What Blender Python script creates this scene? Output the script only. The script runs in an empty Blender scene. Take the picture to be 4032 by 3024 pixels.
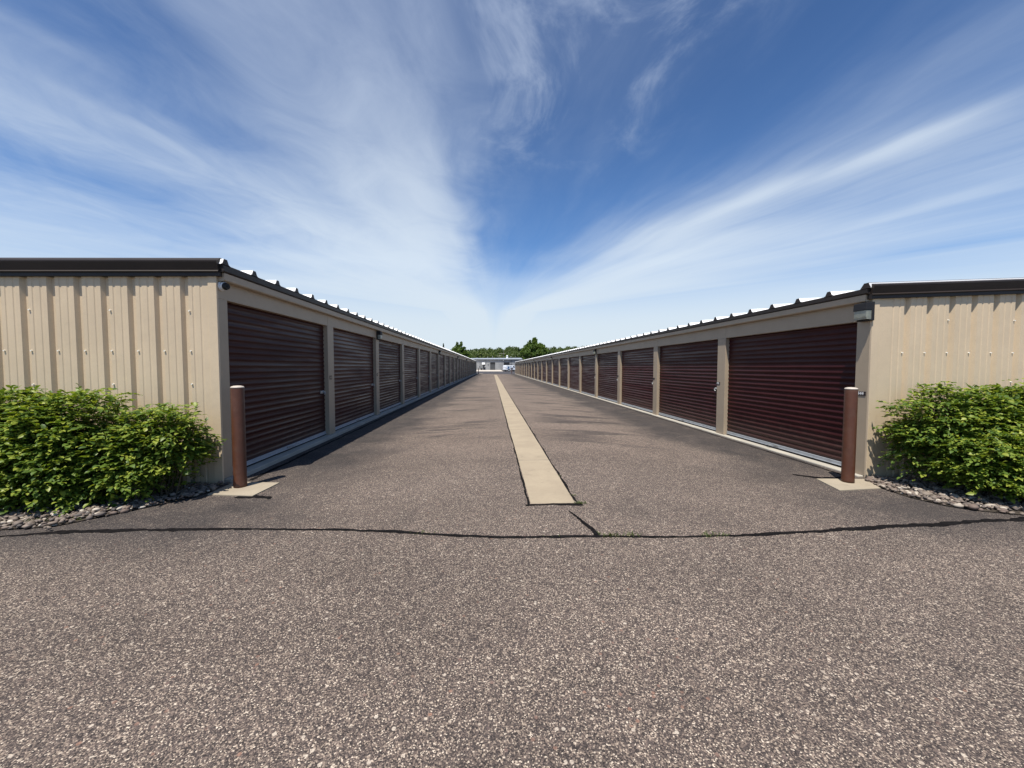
import bpy, math, random
import numpy as np
from math import radians as R, sin, cos, pi

S = bpy.context.scene
C = S.collection
random.seed(7)
RNG = np.random.default_rng(7)

# ------------------------------------------------------------------ camera
CAM_H = 1.5
cd = bpy.data.cameras.new("camera")
cam = bpy.data.objects.new("camera", cd)
C.objects.link(cam)
cd.sensor_width = 36.0
cd.lens = 1515.0 / 4032.0 * 36.0
cd.clip_start = 0.05
cd.clip_end = 4000
cam.location = (0, 0, CAM_H)
cam.rotation_euler = (R(90 - 2.532), 0, R(-2.982))
S.camera = cam

# ------------------------------------------------------------------ sun, sky, exposure
SUN_DIR = np.array([-0.19, -0.36, 1.0])           # towards the sun
SUN_DIR = SUN_DIR / np.linalg.norm(SUN_DIR)
SUN_EL = math.asin(SUN_DIR[2])
SUN_AZ = math.atan2(SUN_DIR[0], SUN_DIR[1])        # from +Y towards +X
sl = bpy.data.lights.new("sun", 'SUN')
sl.energy = 5.0
sl.angle = R(0.53)
sl.color = (1.0, 0.955, 0.88)
sun = bpy.data.objects.new("sun", sl)
C.objects.link(sun)
import mathutils
sun.rotation_euler = mathutils.Vector(SUN_DIR.tolist()).to_track_quat('Z', 'Y').to_euler()

S.view_settings.view_transform = 'Standard'
S.view_settings.look = 'None'
S.view_settings.gamma = 1.0
S.view_settings.use_curve_mapping = False
S.view_settings.exposure = 0.36
S.cycles.max_bounces = 6
S.cycles.diffuse_bounces = 3
S.cycles.glossy_bounces = 3
S.cycles.transmission_bounces = 3
S.cycles.transparent_max_bounces = 4


class NT:
    """small helper to write node graphs as expressions"""
    def __init__(self, tree):
        self.t = tree; self.n = tree.nodes; self.l = tree.links

    def node(self, typ, **kw):
        nd = self.n.new(typ)
        for k, v in kw.items():
            setattr(nd, k, v)
        return nd

    def put(self, sock, v):
        if hasattr(v, 'is_output'):
            self.l.new(v, sock)
        elif isinstance(v, (tuple, list)):
            sock.default_value = tuple(v) + (1.0,) if len(v) == 3 and sock.type == 'RGBA' else tuple(v)
        else:
            sock.default_value = v

    def m(self, op, a, b=0.0, c=None, clamp=False):
        nd = self.node('ShaderNodeMath', operation=op, use_clamp=clamp)
        self.put(nd.inputs[0], a); self.put(nd.inputs[1], b)
        if c is not None: self.put(nd.inputs[2], c)
        return nd.outputs[0]

    def vec(self, x, y, z=0.0):
        nd = self.node('ShaderNodeCombineXYZ')
        for s, v in zip(nd.inputs, (x, y, z)): self.put(s, v)
        return nd.outputs[0]

    def sep(self, v):
        nd = self.node('ShaderNodeSeparateXYZ'); self.l.new(v, nd.inputs[0])
        return nd.outputs

    def noise(self, v, scale, detail=4, rough=0.5, dist=0.0):
        nd = self.node('ShaderNodeTexNoise')
        if v is not None: self.l.new(v, nd.inputs['Vector'])
        nd.inputs['Scale'].default_value = scale
        nd.inputs['Detail'].default_value = detail
        nd.inputs['Roughness'].default_value = rough
        nd.inputs['Distortion'].default_value = dist
        return nd.outputs[0]

    def voro(self, v, scale, feature='F1', rnd=1.0):
        nd = self.node('ShaderNodeTexVoronoi', feature=feature)
        if v is not None: self.l.new(v, nd.inputs['Vector'])
        nd.inputs['Scale'].default_value = scale
        nd.inputs['Randomness'].default_value = rnd
        return nd

    def ramp(self, f, stops, interp='LINEAR'):
        nd = self.node('ShaderNodeValToRGB')
        cr = nd.color_ramp
        cr.interpolation = interp
        while len(cr.elements) < len(stops): cr.elements.new(0.5)
        for e, (p, c) in zip(cr.elements, stops):
            e.position = p
            e.color = (c, c, c, 1) if not isinstance(c, (tuple, list)) else tuple(c) + (1,)
        self.put(nd.inputs[0], f)
        return nd.outputs[0]

    def smooth(self, f, a, b, lo=0.0, hi=1.0):
        nd = self.node('ShaderNodeMapRange', interpolation_type='SMOOTHSTEP')
        self.put(nd.inputs[0], f)
        for i, v in zip((1, 2, 3, 4), (a, b, lo, hi)): nd.inputs[i].default_value = v
        return nd.outputs[0]

    def mix(self, f, a, b, typ='MIX'):
        nd = self.node('ShaderNodeMix', data_type='RGBA', blend_type=typ)
        self.put(nd.inputs[0], f)
        self.put(nd.inputs[6], a if not isinstance(a, tuple) else tuple(a) + (1,) if len(a) == 3 else a)
        self.put(nd.inputs[7], b if not isinstance(b, tuple) else tuple(b) + (1,) if len(b) == 3 else b)
        return nd.outputs[2]

    def bump(self, h, strength=0.3, dist=0.01):
        nd = self.node('ShaderNodeBump')
        nd.inputs['Strength'].default_value = strength
        nd.inputs['Distance'].default_value = dist
        self.put(nd.inputs['Height'], h)
        return nd.outputs[0]


# ---- world: Nishita sky with a fan of cirrus, laid out on the cloud plane overhead
W = bpy.data.worlds.new("World")
S.world = W
W.use_nodes = True
W.node_tree.nodes.clear()
N = NT(W.node_tree)
sky = N.node('ShaderNodeTexSky', sky_type='NISHITA', sun_disc=False)
sky.sun_elevation = SUN_EL
sky.sun_rotation = SUN_AZ
sky.altitude = 300
sky.air_density = 1.0
sky.dust_density = 0.6
sky.ozone_density = 2.0
tc = N.node('ShaderNodeTexCoord')
dx, dy, dz = N.sep(tc.outputs['Generated'])
zc = N.m('MAXIMUM', dz, 0.02)
u = N.m('DIVIDE', dx, zc)
v = N.m('DIVIDE', dy, zc)
den = N.m('MAXIMUM', N.m('SUBTRACT', 8.0, v), 1.0)
uv = N.vec(u, v)
warp = N.m('SUBTRACT', N.noise(uv, 0.8, 3, 0.5), 0.5)
th0 = N.m('DIVIDE', u, den)
th = N.m('ADD', th0, N.m('MULTIPLY', N.m('MULTIPLY', warp, 0.06), N.smooth(dz, 0.1, 0.3)))
ROWS = [
    (1.20, 0.000212, [(0, .40), (100, .42), (200, .22), (300, .13), (400, .24), (500, .42), (600, .50), (700, .60), (800, .54), (900, .48), (1000, .38), (1100, .27), (1200, .25),
                      (1300, .27), (1400, .20), (1500, .10), (1600, .05), (1700, .03), (1800, .05), (1900, .12), (2000, .20), (2100, .28), (2212, .30)]),
    (1.69, 0.000322, [(0, .34), (100, .48), (200, .56), (300, .56), (360, .40), (420, .28), (500, .36), (600, .46), (700, .52), (800, .66), (900, .64), (1000, .46), (1050, .34), (1100, .20),
                      (1200, .14), (1300, .10), (1400, .07), (1500, .07), (1600, .12), (1700, .25), (1800, .36), (1890, .46), (1955, .90), (2030, .60), (2100, .44), (2212, .44)]),
    (2.23, 0.000465, [(0, .50), (120, .42), (200, .30), (300, .26), (400, .34), (500, .54), (600, .66), (700, .62), (800, .75), (900, .86), (960, .72), (1010, .42), (1060, .18), (1150, .11),
                      (1300, .10), (1400, .19), (1500, .36), (1560, .50), (1620, .92), (1690, .60), (1800, .44), (1900, .44), (2000, .50), (2100, .60), (2212, .44)]),
    (3.05, 0.000741, [(0, .60), (200, .60), (300, .50), (400, .44), (500, .45), (600, .60), (700, .75), (800, .85), (900, .96), (970, .80), (1010, .50), (1050, .20), (1110, .08), (1190, .13),
                      (1280, .36), (1370, .72), (1450, .86), (1550, .76), (1700, .66), (1800, .60), (1900, .54), (2000, .44), (2100, .36), (2212, .50)]),
    (3.70, 0.001035, [(100, .58), (300, .56), (500, .55), (700, .78), (900, .96), (970, .78), (1020, .50), (1070, .27), (1130, .22), (1210, .32), (1300, .66), (1400, .90), (1500, .80), (1700, .60), (1850, .48)]),
    (4.80, 0.001805, [(300, .62), (500, .70), (700, .82), (880, .94), (970, .80), (1040, .56), (1110, .48), (1190, .62), (1270, .88), (1400, .84), (1500, .70), (1600, .58)]),
]
prof = None
for vr, kk, row in ROWS:
    st = [(min(1.0, max(0.0, (kk * (x_ - 1062) + 0.9) / 1.8)), w_) for x_, w_ in row]
    rp = N.ramp(N.m('DIVIDE', N.m('ADD', th, 0.9), 1.8), st, 'EASE')
    if prof is None: prof = rp
    else:
        mx = N.node('ShaderNodeMix', data_type='FLOAT')
        nd = N.smooth(v, vprev, vr)
        N.put(mx.inputs[0], nd); N.put(mx.inputs[2], prof); N.put(mx.inputs[3], rp); prof = mx.outputs[0]
    vprev = vr
calm = N.smooth(dz, 0.10, 0.34)          # the pattern melts into haze low down
streak = N.noise(N.vec(N.m('MULTIPLY', th, 15.0), N.m('MULTIPLY', v, 0.42)), 1.0, 5, 0.52, 0.5)
fine = N.noise(N.vec(N.m('MULTIPLY', th, 46.0), N.m('MULTIPLY', v, 1.3), 5.0), 1.0, 5, 0.6, 0.8)
fluff = N.noise(N.vec(u, N.m('MULTIPLY', v, 0.7)), 2.4, 8, 0.62, 0.9)
left = N.smooth(th0, 0.06, -0.06)
d = N.m('ADD', prof, N.m('MULTIPLY', N.m('MULTIPLY', N.m('SUBTRACT', streak, 0.5), N.m('SUBTRACT', 0.54, N.m('MULTIPLY', left, 0.20))), calm))
d = N.m('ADD', d, N.m('MULTIPLY', N.m('MULTIPLY', N.m('SUBTRACT', fine, 0.5), N.m('SUBTRACT', 0.17, N.m('MULTIPLY', left, 0.09))), calm))
d = N.m('ADD', d, N.m('MULTIPLY', N.m('MULTIPLY', N.m('SUBTRACT', fluff, 0.5), N.m('ADD', N.m('MULTIPLY', left, 0.44), 0.12)), calm))
wisp = N.m('MULTIPLY', N.smooth(N.noise(N.vec(N.m('MULTIPLY', u, 3.4), N.m('MULTIPLY', v, 1.9), 9.0), 1.0, 7, 0.62, 0.7), 0.46, 0.74),
           N.m('MULTIPLY', N.smooth(v, 2.4, 1.3), N.smooth(N.m('ABSOLUTE', N.m('SUBTRACT', th0, 0.05)), 0.10, 0.03)))
d = N.m('ADD', d, N.m('MULTIPLY', wisp, 0.42))
d = N.m('ADD', d, N.smooth(dz, 0.21, 0.06, 0.0, 0.45))
d = N.m('MULTIPLY', N.smooth(d, -0.02, 1.04), 0.95)
d = N.m('MULTIPLY', d, N.smooth(dy, -0.45, 0.10, 0.25, 1.0))   # unseen sky behind the camera thinned of cloud to cut the fill light
cloud_col = N.ramp(N.smooth(dz, 0.0, 0.75), [(0.0, (6.1, 6.9, 7.5)), (0.25, (5.9, 6.8, 7.8)), (1.0, (3.5, 4.25, 5.8))])
skyc = N.mix(1.0, sky.outputs[0], N.ramp(N.smooth(dz, 0.1, 0.75), [(0.0, (0.72, 0.98, 1.26)), (0.4, (0.64, 0.90, 1.18)), (1.0, (0.50, 0.70, 0.94))]), 'MULTIPLY')
col = N.mix(d, skyc, cloud_col)
bg = N.node('ShaderNodeBackground')
bg.inputs[1].default_value = 0.092
N.l.new(col, bg.inputs[0])
wo = N.node('ShaderNodeOutputWorld')
N.l.new(bg.outputs[0], wo.inputs[0])

# ------------------------------------------------------------------ materials
def mat(name):
    m = bpy.data.materials.new(name)
    m.use_nodes = True
    nt = NT(m.node_tree)
    b = m.node_tree.nodes['Principled BSDF']
    tc = nt.node('ShaderNodeTexCoord')
    geo = nt.node('ShaderNodeNewGeometry')
    return m, nt, b, tc.outputs['Object'], geo.outputs['Position']


def paint(name, col, rough=0.5, var=0.08, scale=3.0, spec=0.5, metallic=0.0, grain=0.0, dirt=0.0):
    m, nt, b, ob, pos = mat(name)
    n = nt.noise(pos, scale, 5, 0.6)
    lo = tuple(c * (1 - var) for c in col); hi = tuple(min(1, c * (1 + var)) for c in col)
    c = nt.mix(nt.smooth(n, 0.3, 0.7), lo, hi)
    if grain:
        g = nt.noise(pos, 180.0, 2, 0.6)
        c = nt.mix(nt.m('MULTIPLY', nt.smooth(g, 0.35, 0.65), grain), c, tuple(x * 0.7 for x in col))
        nt.l.new(nt.bump(g, 0.15, 0.002), b.inputs['Normal'])
    if dirt:
        z = nt.sep(pos)[2]
        dn = nt.m('MULTIPLY', nt.smooth(nt.noise(pos, 9.0, 5, 0.7), 0.45, 0.75), dirt)
        c = nt.mix(dn, c, (0.20, 0.16, 0.12))
    nt.l.new(c, b.inputs['Base Color'])
    b.inputs['Roughness'].default_value = rough
    b.inputs['Metallic'].default_value = metallic
    b.inputs['Specular IOR Level'].default_value = spec
    return m


M = {}
M['tan'] = paint('tan_siding_paint', (0.635, 0.50, 0.34), 0.55, 0.05, 1.5, 0.3, grain=0.35, dirt=0.08)
M['shaded_tan'] = paint('shade_darkened_tan_trim', (0.385, 0.305, 0.215), 0.5, 0.04, 2.0, 0.35, dirt=0.10)  # the siding's tan with the alley shade worked into a darker trim colour
M['screw'] = paint('screw_head', (0.85, 0.80, 0.70), 0.4, 0.02)
M['brown'] = paint('dark_brown_trim', (0.028, 0.020, 0.016), 0.5, 0.12, 2.0, 0.3)
M['roof'] = paint('galvalume_roof', (0.90, 0.89, 0.87), 0.35, 0.05, 1.0, 0.5)
def door_paint():
    m, nt, b, ob, pos = mat('maroon_door_paint')
    x, y, z = nt.sep(pos)
    fade = nt.noise(pos, 1.3, 5, 0.65)
    slat = nt.noise(nt.vec(x, nt.m('MULTIPLY', y, 0.35), nt.m('MULTIPLY', z, 7.0)), 1.0, 3, 0.6)
    c = nt.mix(nt.smooth(fade, 0.3, 0.7), (0.034, 0.0058, 0.0060), (0.047, 0.0092, 0.0088))
    oi = nt.node('ShaderNodeObjectInfo')
    c = nt.mix(1.0, c, nt.ramp(oi.outputs['Random'], [(0, 0.80), (1, 1.22)]), 'MULTIPLY')
    dust = nt.m('MULTIPLY', nt.smooth(nt.m('ADD', z, nt.m('MULTIPLY', nt.noise(pos, 6.0, 5, 0.7), -0.5)), 0.30, -0.15), 0.22)
    c = nt.mix(dust, c, (0.16, 0.12, 0.09))
    nt.l.new(c, b.inputs['Base Color'])
    nt.l.new(nt.smooth(slat, 0.30, 0.70, 0.30, 0.58), b.inputs['Roughness'])
    dent = nt.noise(nt.vec(nt.m('MULTIPLY', oi.outputs['Random'], 30.0), nt.m('MULTIPLY', y, 0.9), nt.m('MULTIPLY', z, 9.0)), 1.0, 2, 0.5)
    nt.l.new(nt.bump(dent, 0.45, 0.02), b.inputs['Normal'])
    b.inputs['Specular IOR Level'].default_value = 0.17
    return m


M['maroon'] = door_paint()
M['alu'] = paint('grey_aluminium', (0.42, 0.44, 0.46), 0.45, 0.1, 8.0, 0.5, 0.4)
M['rubber'] = paint('black_rubber', (0.012, 0.012, 0.012), 0.8)
M['steel'] = paint('galvanised_steel', (0.40, 0.40, 0.39), 0.4, 0.1, 20, 0.4, 0.5)
M['bollard'] = paint('brown_bollard_sleeve', (0.078, 0.026, 0.011), 0.5, 0.12, 6.0, 0.45, dirt=0.10)
M['black'] = paint('black_enamel', (0.008, 0.007, 0.008), 0.65)
M['lens'] = paint('milky_lamp_lens', (0.34, 0.345, 0.28), 0.3, 0.15, 12, 0.5)
M['white'] = paint('white_plastic', (0.72, 0.71, 0.69), 0.35, 0.05, 10)
M['plate'] = paint('number_plate', (0.022, 0.016, 0.018), 0.35)
M['number'] = paint('number_paint', (0.75, 0.73, 0.70), 0.5, 0.02)
M['vanwhite'] = paint('white_car_paint', (0.80, 0.81, 0.82), 0.25, 0.02)
M['vanblue'] = paint('blue_decal', (0.04, 0.16, 0.36), 0.35, 0.05)
M['glass'] = paint('dark_glass', (0.03, 0.035, 0.04), 0.08)
M['tyre'] = paint('tyre', (0.015, 0.015, 0.016), 0.8)
M['fardoor'] = paint('grey_far_door', (0.10, 0.105, 0.11), 0.5, 0.05)
M['farroof'] = paint('grey_metal_roof', (0.30, 0.32, 0.35), 0.45, 0.08, 0.3)
M['wood'] = paint('pole_wood', (0.20, 0.16, 0.12), 0.8, 0.2, 6)
M['bark'] = paint('bark', (0.09, 0.065, 0.045), 0.9, 0.25, 8)
M['twig'] = paint('twig', (0.075, 0.055, 0.03), 0.85, 0.2, 30)


def concrete(name, base, dark, joints=0.0, edge=None):
    m, nt, b, ob, pos = mat(name)
    n = nt.noise(pos, 1.7, 6, 0.65)
    f = nt.noise(pos, 60.0, 3, 0.7)
    c = nt.mix(nt.smooth(n, 0.3, 0.72), dark, base)
    c = nt.mix(nt.m('MULTIPLY', nt.smooth(f, 0.42, 0.66), 0.28), c, tuple(x * 0.68 for x in base))
    stain = nt.smooth(nt.noise(pos, 5.0, 6, 0.75, 0.5), 0.55, 0.75)
    c = nt.mix(nt.m('MULTIPLY', stain, 0.5), c, tuple(x * 0.55 for x in dark))
    h = f
    if joints:
        y = nt.sep(pos)[1]
        t = nt.m('ABSOLUTE', nt.m('SUBTRACT', nt.m('FRACT', nt.m('DIVIDE', y, joints)), 0.5))
        j = nt.smooth(t, 0.4955, 0.4985)
        c = nt.mix(nt.m('MULTIPLY', j, 0.8), c, (0.07, 0.06, 0.05))
    nt.l.new(c, b.inputs['Base Color'])
    nt.l.new(nt.bump(h, 0.25, 0.004), b.inputs['Normal'])
    b.inputs['Roughness'].default_value = 0.9
    return m


M['strip'] = concrete('drain_concrete', (0.37, 0.30, 0.205), (0.30, 0.24, 0.165), 3.05)
M['pad'] = concrete('pad_concrete', (0.37, 0.31, 0.225), (0.30, 0.25, 0.18))
M['apron'] = concrete('apron_concrete', (0.44, 0.40, 0.33), (0.33, 0.30, 0.25))
M['walk'] = concrete('far_concrete', (0.56, 0.50, 0.42), (0.50, 0.44, 0.37))


def asphalt():
    m, nt, b, ob, pos = mat('worn_asphalt')
    x, y, z = nt.sep(pos)
    v1 = nt.voro(pos, 185.0)
    r1 = nt.sep(v1.outputs['Color'])
    peb = nt.ramp(r1[0], [(0.0, (0.032, 0.026, 0.025)), (0.40, (0.085, 0.069, 0.063)), (0.66, (0.150, 0.115, 0.098)), (0.82, (0.24, 0.19, 0.155)),
                          (0.93, (0.40, 0.325, 0.255)), (1.0, (0.68, 0.59, 0.48))])
    v2 = nt.voro(pos, 52.0)
    r2 = nt.sep(v2.outputs['Color'])
    st = nt.m('MULTIPLY', nt.smooth(r2[1], 0.945, 0.965), nt.smooth(v2.outputs['Distance'], 0.55, 0.35))
    peb = nt.mix(nt.m('MULTIPLY', st, 0.75), peb, nt.ramp(r2[2], [(0, (0.62, 0.55, 0.46)), (0.55, (0.50, 0.40, 0.31)), (0.8, (0.16, 0.12, 0.11)), (1, (0.30, 0.17, 0.12))]))
    # mottling that survives at distance
    mo = nt.noise(pos, 14.0, 5, 0.75)
    peb = nt.mix(1.0, peb, nt.ramp(mo, [(0.25, 0.72), (0.5, 1.0), (0.75, 1.30)]), 'MULTIPLY')
    # binder left between the pebbles: wear follows the wheels, the edges along the doors stay dark
    n1 = nt.noise(pos, 0.55, 5, 0.6, 0.4)
    n2 = nt.noise(pos, 2.2, 5, 0.65, 0.5)
    alley = nt.smooth(y, 3.3, 6.5)
    xc = nt.m('SUBTRACT', x, 0.9)
    edge = nt.smooth(nt.m('ADD', nt.m('ABSOLUTE', xc), nt.m('MULTIPLY', nt.m('SUBTRACT', n1, 0.5), 2.6)), 2.3, 3.3)
    edge = nt.m('MULTIPLY', edge, alley)
    # tyre scrub arcs turning from the aisle to the doors
    ax = nt.m('SUBTRACT', x, 0.7)
    yy = nt.m('ADD', y, nt.m('MULTIPLY', nt.m('MULTIPLY', ax, ax), 0.10))
    arc = nt.noise(nt.vec(nt.m('MULTIPLY', x, 0.30), nt.m('MULTIPLY', yy, 1.15), 2.0), 1.0, 6, 0.62, 0.7)
    lines = nt.noise(nt.vec(nt.m('MULTIPLY', x, 0.22), nt.m('MULTIPLY', yy, 4.2), 7.0), 1.0, 4, 0.6, 0.5)
    arc = nt.m('ADD', arc, nt.m('MULTIPLY', nt.m('SUBTRACT', lines, 0.5), 0.30))
    arc = nt.m('MULTIPLY', nt.smooth(arc, 0.49, 0.60), nt.smooth(y, 5.5, 8.5))
    arc = nt.m('MULTIPLY', arc, nt.smooth(nt.m('ABSOLUTE', nt.m('SUBTRACT', nt.m('ABSOLUTE', ax), 1.9)), 1.9, 0.5))
    # entrance patches beside the beds
    ent = nt.m('MULTIPLY', nt.smooth(nt.m('ABSOLUTE', nt.m('SUBTRACT', y, 3.95)), 1.3, 0.2),
               nt.smooth(nt.m('ADD', nt.m('ABSOLUTE', nt.m('SUBTRACT', x, 0.9)), nt.m('MULTIPLY', n2, 1.4)), 2.6, 4.6))
    dark = nt.m('MAXIMUM', nt.m('MULTIPLY', edge, 0.92), nt.m('MULTIPLY', arc, 0.80))
    dark = nt.m('MAXIMUM', dark, nt.m('MULTIPLY', ent, 0.85))
    patch = nt.m('MULTIPLY', nt.smooth(nt.noise(pos, 0.8, 4, 0.6, 0.8), 0.52, 0.78), 0.36)
    dark = nt.m('MAXIMUM', dark, patch)
    dark = nt.m('MULTIPLY', dark, nt.smooth(n2, 0.20, 0.60, 0.55, 1.0))
    seal = nt.mix(0.16, (0.030, 0.028, 0.029), peb)
    c = nt.mix(dark, peb, seal)
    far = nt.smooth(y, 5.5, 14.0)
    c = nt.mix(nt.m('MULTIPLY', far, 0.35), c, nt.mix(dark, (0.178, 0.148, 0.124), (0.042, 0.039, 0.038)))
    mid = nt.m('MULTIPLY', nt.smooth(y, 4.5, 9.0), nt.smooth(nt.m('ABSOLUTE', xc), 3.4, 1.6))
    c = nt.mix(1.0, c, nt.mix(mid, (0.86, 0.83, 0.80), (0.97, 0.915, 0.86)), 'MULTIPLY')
    wear = nt.noise(nt.vec(nt.m('MULTIPLY', x, 0.5), nt.m('MULTIPLY', y, 0.9), 4.0), 1.0, 5, 0.6, 0.6)
    c = nt.mix(1.0, c, nt.ramp(wear, [(0.30, 0.84), (0.5, 1.0), (0.70, 1.12)]), 'MULTIPLY')
    nt.l.new(c, b.inputs['Base Color'])
    hgt = nt.m('ADD', nt.m('MULTIPLY', v1.outputs['Distance'], -1.0), nt.m('MULTIPLY', mo, 0.6))
    nt.l.new(nt.bump(hgt, 0.55, 0.006), b.inputs['Normal'])
    b.inputs['Roughness'].default_value = 0.88
    b.inputs['Specular IOR Level'].default_value = 0.3
    return m


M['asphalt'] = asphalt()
M['road'] = paint('dark_road_asphalt', (0.060, 0.056, 0.060), 0.9, 0.25, 0.6, 0.2)
M['tar'] = paint('crack_filler', (0.010, 0.009, 0.009), 0.9, 0.35, 25, 0.04)
M['soil'] = paint('bed_soil', (0.055, 0.045, 0.036), 0.95, 0.3, 20, 0.1)


def rock_mat():
    m, nt, b, ob, pos = mat('river_rock')
    geo = nt.node('ShaderNodeNewGeometry')
    c = nt.ramp(geo.outputs['Random Per Island'], [(0, (0.065, 0.055, 0.05)), (0.3, (0.15, 0.115, 0.092)), (0.55, (0.23, 0.18, 0.135)), (0.72, (0.14, 0.095, 0.072)), (0.88, (0.32, 0.26, 0.20)), (1.0, (0.60, 0.53, 0.43))])
    c = nt.mix(nt.m('MULTIPLY', nt.noise(pos, 45, 4, 0.7), 0.4), c, (0.12, 0.10, 0.09))
    nt.l.new(c, b.inputs['Base Color'])
    b.inputs['Roughness'].default_value = 0.75
    return m


M['rock'] = rock_mat()


def leaf_mat(name, a, bcol, c3, trans=0.35, scale=1.2, rough=0.45):
    m = bpy.data.materials.new(name)
    m.use_nodes = True
    nt = NT(m.node_tree)
    b = m.node_tree.nodes['Principled BSDF']
    out = m.node_tree.nodes['Material Output']
    geo = nt.node('ShaderNodeNewGeometry')
    n = nt.noise(geo.outputs['Position'], scale, 3, 0.6)
    f = nt.m('ADD', nt.m('MULTIPLY', geo.outputs['Random Per Island'], 0.65), nt.m('MULTIPLY', n, 0.45), clamp=True)
    c = nt.ramp(f, [(0.1, a), (0.55, bcol), (0.95, c3)])
    nt.l.new(c, b.inputs['Base Color'])
    b.inputs['Roughness'].default_value = rough
    b.inputs['Specular IOR Level'].default_value = 0.35
    tr = nt.node('ShaderNodeBsdfTranslucent')
    nt.l.new(nt.mix(1.0, c, (1.25, 1.3, 0.5), 'MULTIPLY'), tr.inputs[0])
    mx = nt.node('ShaderNodeMixShader')
    mx.inputs[0].default_value = trans
    nt.l.new(b.outputs[0], mx.inputs[1]); nt.l.new(tr.outputs[0], mx.inputs[2])
    nt.l.new(mx.outputs[0], out.inputs[0])
    return m


M['leaf'] = leaf_mat('shrub_leaf', (0.040, 0.085, 0.016), (0.125, 0.19, 0.028), (0.36, 0.385, 0.055), 0.30)
M['grass'] = leaf_mat('weed_blade', (0.05, 0.07, 0.02), (0.085, 0.11, 0.03), (0.16, 0.16, 0.06), 0.3)
M['treeleaf'] = leaf_mat('maple_leaf', (0.042, 0.080, 0.016), (0.092, 0.150, 0.026), (0.18, 0.235, 0.045), 0.25, 0.25)
M['dartree'] = leaf_mat('bluish_tree_leaf', (0.022, 0.045, 0.020), (0.040, 0.075, 0.030), (0.08, 0.12, 0.05), 0.2, 0.2)
M['woodleaf'] = leaf_mat('woodland_leaf', (0.045, 0.070, 0.018), (0.085, 0.120, 0.030), (0.15, 0.185, 0.05), 0.25, 0.05)
M['hill'] = paint('hill_ground', (0.05, 0.075, 0.025), 0.95, 0.3, 0.05, 0.1)


def block_mat():
    m, nt, b, ob, pos = mat('grey_block_wall')
    x, y, z = nt.sep(pos)
    br = nt.node('ShaderNodeTexBrick')
    nt.l.new(nt.vec(x, z), br.inputs['Vector'])
    br.inputs['Scale'].default_value = 1.0
    br.inputs['Brick Width'].default_value = 0.4
    br.inputs['Row Height'].default_value = 0.2
    br.inputs['Mortar Size'].default_value = 0.012
    br.inputs['Color1'].default_value = (0.27, 0.27, 0.27, 1)
    br.inputs['Color2'].default_value = (0.33, 0.33, 0.325, 1)
    br.inputs['Mortar'].default_value = (0.20, 0.20, 0.20, 1)
    st = nt.noise(nt.vec(nt.m('MULTIPLY', x, 1.4), 0.0, nt.m('MULTIPLY', z, 0.25)), 1.0, 5, 0.6)
    c = nt.mix(1.0, br.outputs[0], nt.ramp(st, [(0.3, 0.75), (0.7, 1.15)]), 'MULTIPLY')
    nt.l.new(c, b.inputs['Base Color'])
    b.inputs['Roughness'].default_value = 0.85
    return m


M['block'] = block_mat()

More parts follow.
